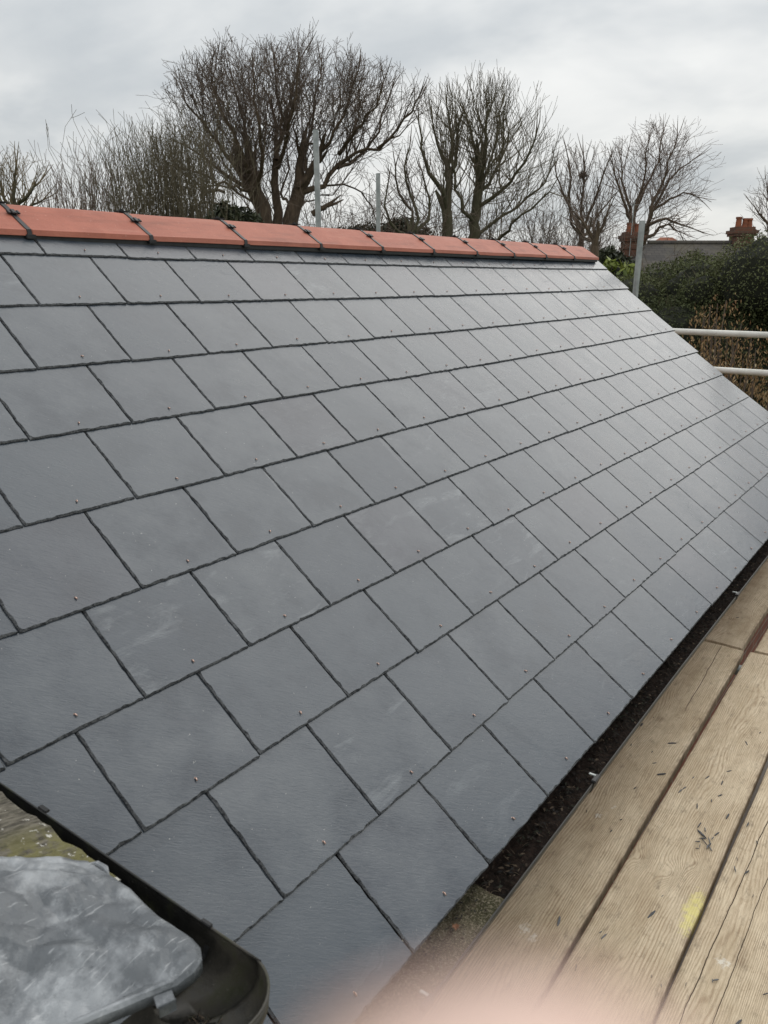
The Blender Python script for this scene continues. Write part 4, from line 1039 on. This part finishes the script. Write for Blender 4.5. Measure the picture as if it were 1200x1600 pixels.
leafy('evergreen_bush', 'dull-green bush just right of the short pole', 'bush', [(612, 360, 36, .5), (632, 362, 36, .6), (655, 370, 36, .6), (622, 352, 36, .3)], 5600, .11, M_EVER, 24, group=EV)
leafy('evergreen_bush', 'rounded olive bush at the foot of the nearer chimney house', 'bush', [(955, 392, 30, .20), (948, 402, 30, .3), (962, 408, 30, .35), (938, 416, 30, .5), (975, 420, 30, .4)], 5200, .10, M_EVER, 26, group=EV)
# bare shrubs filling low gaps
SH = ['twiggy shrub between the oak trunk and the tall pole', 'dense shrub right under the short pole', 'reddish shrub at the pollard trunk foot', 'low shrub between the pollard and the slender tree', 'shrub hugging the end of the ridge', 'tangled bare shrub under the low oak limb', 'bare shrub at the foot of the thin leaning tree', 'bare shrub below the knuckled tree', 'bare shrub under the right-hand pollard limbs', 'bare shrub beside the slender tree', 'brown bare shrub below the nearer chimney']
for i, (x, yt, D, wd) in enumerate([(490, 335, 33, 40), (590, 335, 35, 40), (745, 342, 36, 40), (845, 345, 38, 40), (915, 352, 40, 40), (540, 318, 27, 40), (640, 312, 30, 45), (700, 325, 34, 40), (820, 322, 34, 45), (880, 335, 36, 40), (960, 378, 33, 32)]):
    t = Tree(80 + i); G = at(x, 430, D); G.z = 0; t.env = lambda p: True
    oo = dict(step=[.35, .32, .24, .18], wig=[.13, .14, .2, .2], trop=[.05, .05, .02, .0], den=[.7, .65, .6, .4], ang=[.6, .6, .7, .7], ratio=[.5, .5, .5, .5], lev=3, rmin=.0066, bare=[5, 1, 0, 0])
    for _ in range(15):
        b = G + Vector((t.r.gauss(0, .8), t.r.gauss(0, .8), 0)); t.shoot(b, Vector((t.r.gauss(0, .16), t.r.gauss(0, .16), 1)).normalized(), ((430 - yt) / F * D + 3.8) * t.r.uniform(.8, 1.1), .035, 0, oo)
    t.build('bare_shrub', SH[i] + ' beyond the ridge', G, M_BARK, M_TWIG, 'bare shrubs beyond the ridge', 'shrub')
# far belt of woodland, one mass
def treeline():
    mb = MB(); rs = random.Random(3)
    for i in range(9000):
        an = rs.uniform(R(-25), R(105)); D = rs.uniform(75, 120); p = Vector((CW.x + math.cos(an) * D, CW.y + math.sin(an) * D, 0))
        H = 6.0 + 1.6 * noise.noise(Vector((an * 9, 0, 0))) + rs.uniform(-1, 1.2); z = rs.uniform(.1, .85) * H
        a = p + Vector((0, 0, z)); d = Vector((rs.gauss(0, .5), rs.gauss(0, .5), 1)).normalized() * rs.uniform(.6, 1.6)
        mb.tube([a, a + d], [.05, .015], 3, cap=False)
    V = []; n = 200
    for i in range(n + 1):
        an = R(-25) + R(130) * i / n; H = 4.6 + 1.5 * noise.noise(Vector((an * 9, 0, 0))) + .5 * noise.noise(Vector((an * 60, 0, 0)))
        for z, dd in ((0, 92), (H * .7, 93), (H * .93, 95), (H, 99), (0, 101)): V.append((CW.x + math.cos(an) * dd, CW.y + math.sin(an) * dd, z))
    b0 = len(mb.V); mb.add(V, [(i * 5 + j, i * 5 + j + 1, (i + 1) * 5 + j + 1, (i + 1) * 5 + j) for i in range(n) for j in range(4)], 1)
    tag(mb.build('distant_woodland', [M_TWIG_R, varied((.05, .045, .03), (.085, .07, .05), .6, rough=1)]), 'distant belt of bare brown woodland along the horizon', 'woodland', kind='stuff')
treeline()

# ------------------------------------------------------------------ the far house with two chimneys
def far_house():
    D = 35; lat = Vector((r_.x, r_.y, 0)).normalized(); a = at(1012, 380, D); b = at(1012, 380, D) + (at(1230, 373, D + 2.0) - at(1012, 380, D)) * 1.6
    ax = (b - a); ax.z = 0; Lh = ax.length; ax.normalize(); ang = math.atan2(ax.y, ax.x)
    G = a.copy(); G.z = 0; Hr = a.z; He = 2.7; run = 4.2
    root = empty('far_house', G, ang, label='distant house with an old brown slate roof rising behind the hedge', cat='house')
    # local: x along the ridge, -y toward us or away; find the near side
    side = -1 if (Matrix.Rotation(ang, 3, 'Z') @ Vector((0, -1, 0))).dot(Vector((f_.x, f_.y, 0))) < 0 else 1
    ys = side * run
    hip = -2.6
    def slope(name, quad, parent=root):
        q = [Vector(v) for v in quad]; o0 = q[0]; ex = (q[1] - q[0]).normalized(); nz = ex.cross(q[-1] - q[0]).normalized(); ey = nz.cross(ex)
        Mx = Matrix((ex, ey, nz)).transposed().to_4x4(); Mx.translation = o0; inv = Mx.inverted()
        V = [inv @ v for v in q]; V2 = [v - Vector((0, 0, .06)) for v in V]; n = len(V)
        o = mesh(name, V + V2, [tuple(range(n)), tuple(range(2 * n - 1, n - 1, -1))] + [(i, n + i, n + (i + 1) % n, (i + 1) % n) for i in range(n)], M_FROOF, parent); o.matrix_local = Mx; return o
    slope('roof', [(hip, ys, He), (Lh, ys, He), (Lh, 0, Hr), (0, 0, Hr)])
    slope('roof', [(Lh, -ys, He), (hip, -ys, He), (0, 0, Hr), (Lh, 0, Hr)])
    slope('roof', [(hip, -ys, He), (hip, ys, He), (0, 0, Hr)])
    mb = MB(); mb.tube([(0, 0, Hr + .02), (Lh, 0, Hr + .02)], .09, 8); mb.build('ridge', M_TERRA, root) if False else mb.build('ridge', M_FROOF, root)
    mb = MB(); mb.box(((Lh + hip) / 2 + .2, 0, He / 2), (Lh - hip - .8, run * 2 - .8, He - .05)); mb.build('wall', M_CHIM, root)
    def chimney(x, w, dpt, zb, z1, pots, vine=False):
        mb = MB(); mb.box((x, 0, (zb + z1) / 2), (w, dpt, z1 - zb)); mb.box((x, 0, z1 - .10), (w + .14, dpt + .14, .12)); mb.box((x, 0, z1 + .0), (w + .22, dpt + .22, .13)); mb.box((x, 0, z1 + .12), (w + .02, dpt + .02, .14)); mb.box((x, 0, z1 - .42), (w + .08, dpt + .08, .07))
        c = mb.build('chimney', M_CHIM, root)
        for px_, hh, rr in pots:
            m = MB(); zt = z1 + .17; m.tube([(x + px_, 0, zt), (x + px_, 0, zt + .06), (x + px_, 0, zt + hh - .08), (x + px_, 0, zt + hh - .07), (x + px_, 0, zt + hh)], [rr * 1.12, rr, rr * .86, rr * 1.05, rr * 1.05], 14)
            p = m.build('chimney_pot', M_POT, c, smooth=False)
        return c
    inv = Matrix.Rotation(-ang, 3, 'Z')
    loc = lambda px_, py_, dd: inv @ (at(px_, py_, dd) - G)
    c1 = loc(984, 385, D); zt = at(984, 371, D).z
    chimney(c1.x, .66, .62, 3.6, zt, [(-.12, .36, .13), (.19, .33, .12)])
    c2 = loc(1157, 378, D + 1.3); zt = at(1157, 363, D + 1.3).z
    chimney(c2.x, .72, .66, 4.0, zt, [(-.18, .40, .12), (.07, .35, .11), (.25, .35, .11)])
    # pale lead soaker at the hip below the nearer chimney
    m = MB(); m.tube([(c1.x - .16, side * .4, Hr - .5), (c1.x - .14, side * .4, Hr + 1.55)], .018, 6); m.tube([(c1.x - .35, side * .4, Hr + 1.4), (c1.x + .1, side * .4, Hr + 1.4)], .008, 4); m.build('aerial', M_GALV, root)
    # terrace ridge further right and a small red roof peeping beyond
    g3 = at(1040, 430, 60); g3.z = 0; h3 = empty('red_roofed_house', g3, ang, label='tiny red roof peak peeping above the far ridge', cat='house')
    zt = at(1030, 371, 60).z; m = MB(); m.add([(-1.6, -1.5, 0), (1.2, -1.5, 0), (1.2, 1.5, 0), (-1.6, 1.5, 0), (-1.6, -1.5, zt - .9), (1.2, -1.5, zt - .9), (1.2, 1.5, zt - .9), (-1.6, 1.5, zt - .9)], [(0, 1, 5, 4), (1, 2, 6, 5), (2, 3, 7, 6), (3, 0, 4, 7)]); m.build('wall', M_CHIM, h3)
    m = MB(); m.add([(-1.7, -1.7, zt - .95), (1.3, -1.7, zt - .95), (1.3, 1.7, zt - .95), (-1.7, 1.7, zt - .95), (-.6, 0, zt), (.2, 0, zt)], [(0, 1, 5, 4), (1, 2, 5), (2, 3, 4, 5), (3, 0, 4)]); m.build('roof', M_POT, h3)
far_house()

# ------------------------------------------------------------------ the photographer's fingertip, just under the lens
def finger():
    root_p = CW + (r_ * .0022 + d_ * .01330 + f_ * .0135)
    ax = (-d_ * 1.0 + r_ * -.10 + f_ * -.05).normalized()      # points to the tip
    nrm = (f_ - ax * f_.dot(ax)).normalized(); sd_ = ax.cross(nrm)
    V = []; n = 28; prof = []
    Lf = .072; rad = .0050
    for i in range(46):
        t = i / 45
        s = -Lf + (Lf + rad) * t
        if s > 0: k = math.sqrt(max(0, 1 - (s / rad) ** 2))
        else: k = 1 + .10 * math.exp(-((s + .026) / .007) ** 2) + .08 * math.exp(-((s + .055) / .009) ** 2) + .03 * min(1, -s / .05)
        for j in range(n):
            a = 2 * math.pi * j / n; fl = .9
            V.append(ax * s + (sd_ * math.cos(a) + nrm * math.sin(a) * fl) * rad * max(k, .02))
    Fc = [(i * n + j, i * n + (j + 1) % n, (i + 1) * n + (j + 1) % n, (i + 1) * n + j) for i in range(45) for j in range(n)] + [tuple(range(n))[::-1], tuple(45 * n + j for j in range(n))]
    o = mesh('finger', V, Fc, M_SKIN, smooth=True); o.location = root_p
    V = []
    for i in range(9):
        for j in range(9):
            s = -.0085 + .0135 * i / 8; a = -1 + 2 * j / 8; edge = math.sqrt(max(0, 1 - (max(0, s) / rad) ** 2))
            V.append(ax * s + (sd_ * math.sin(a * .85) + nrm * math.cos(a * .85) * .9) * (rad * edge + .0004))
    nl = mesh('nail', V, [(i * 9 + j, i * 9 + j + 1, (i + 1) * 9 + j + 1, (i + 1) * 9 + j) for i in range(8) for j in range(8)], M_NAIL, o, smooth=True)
    tag(o, "photographer's fingertip reaching up in front of the lens", 'finger')
finger()
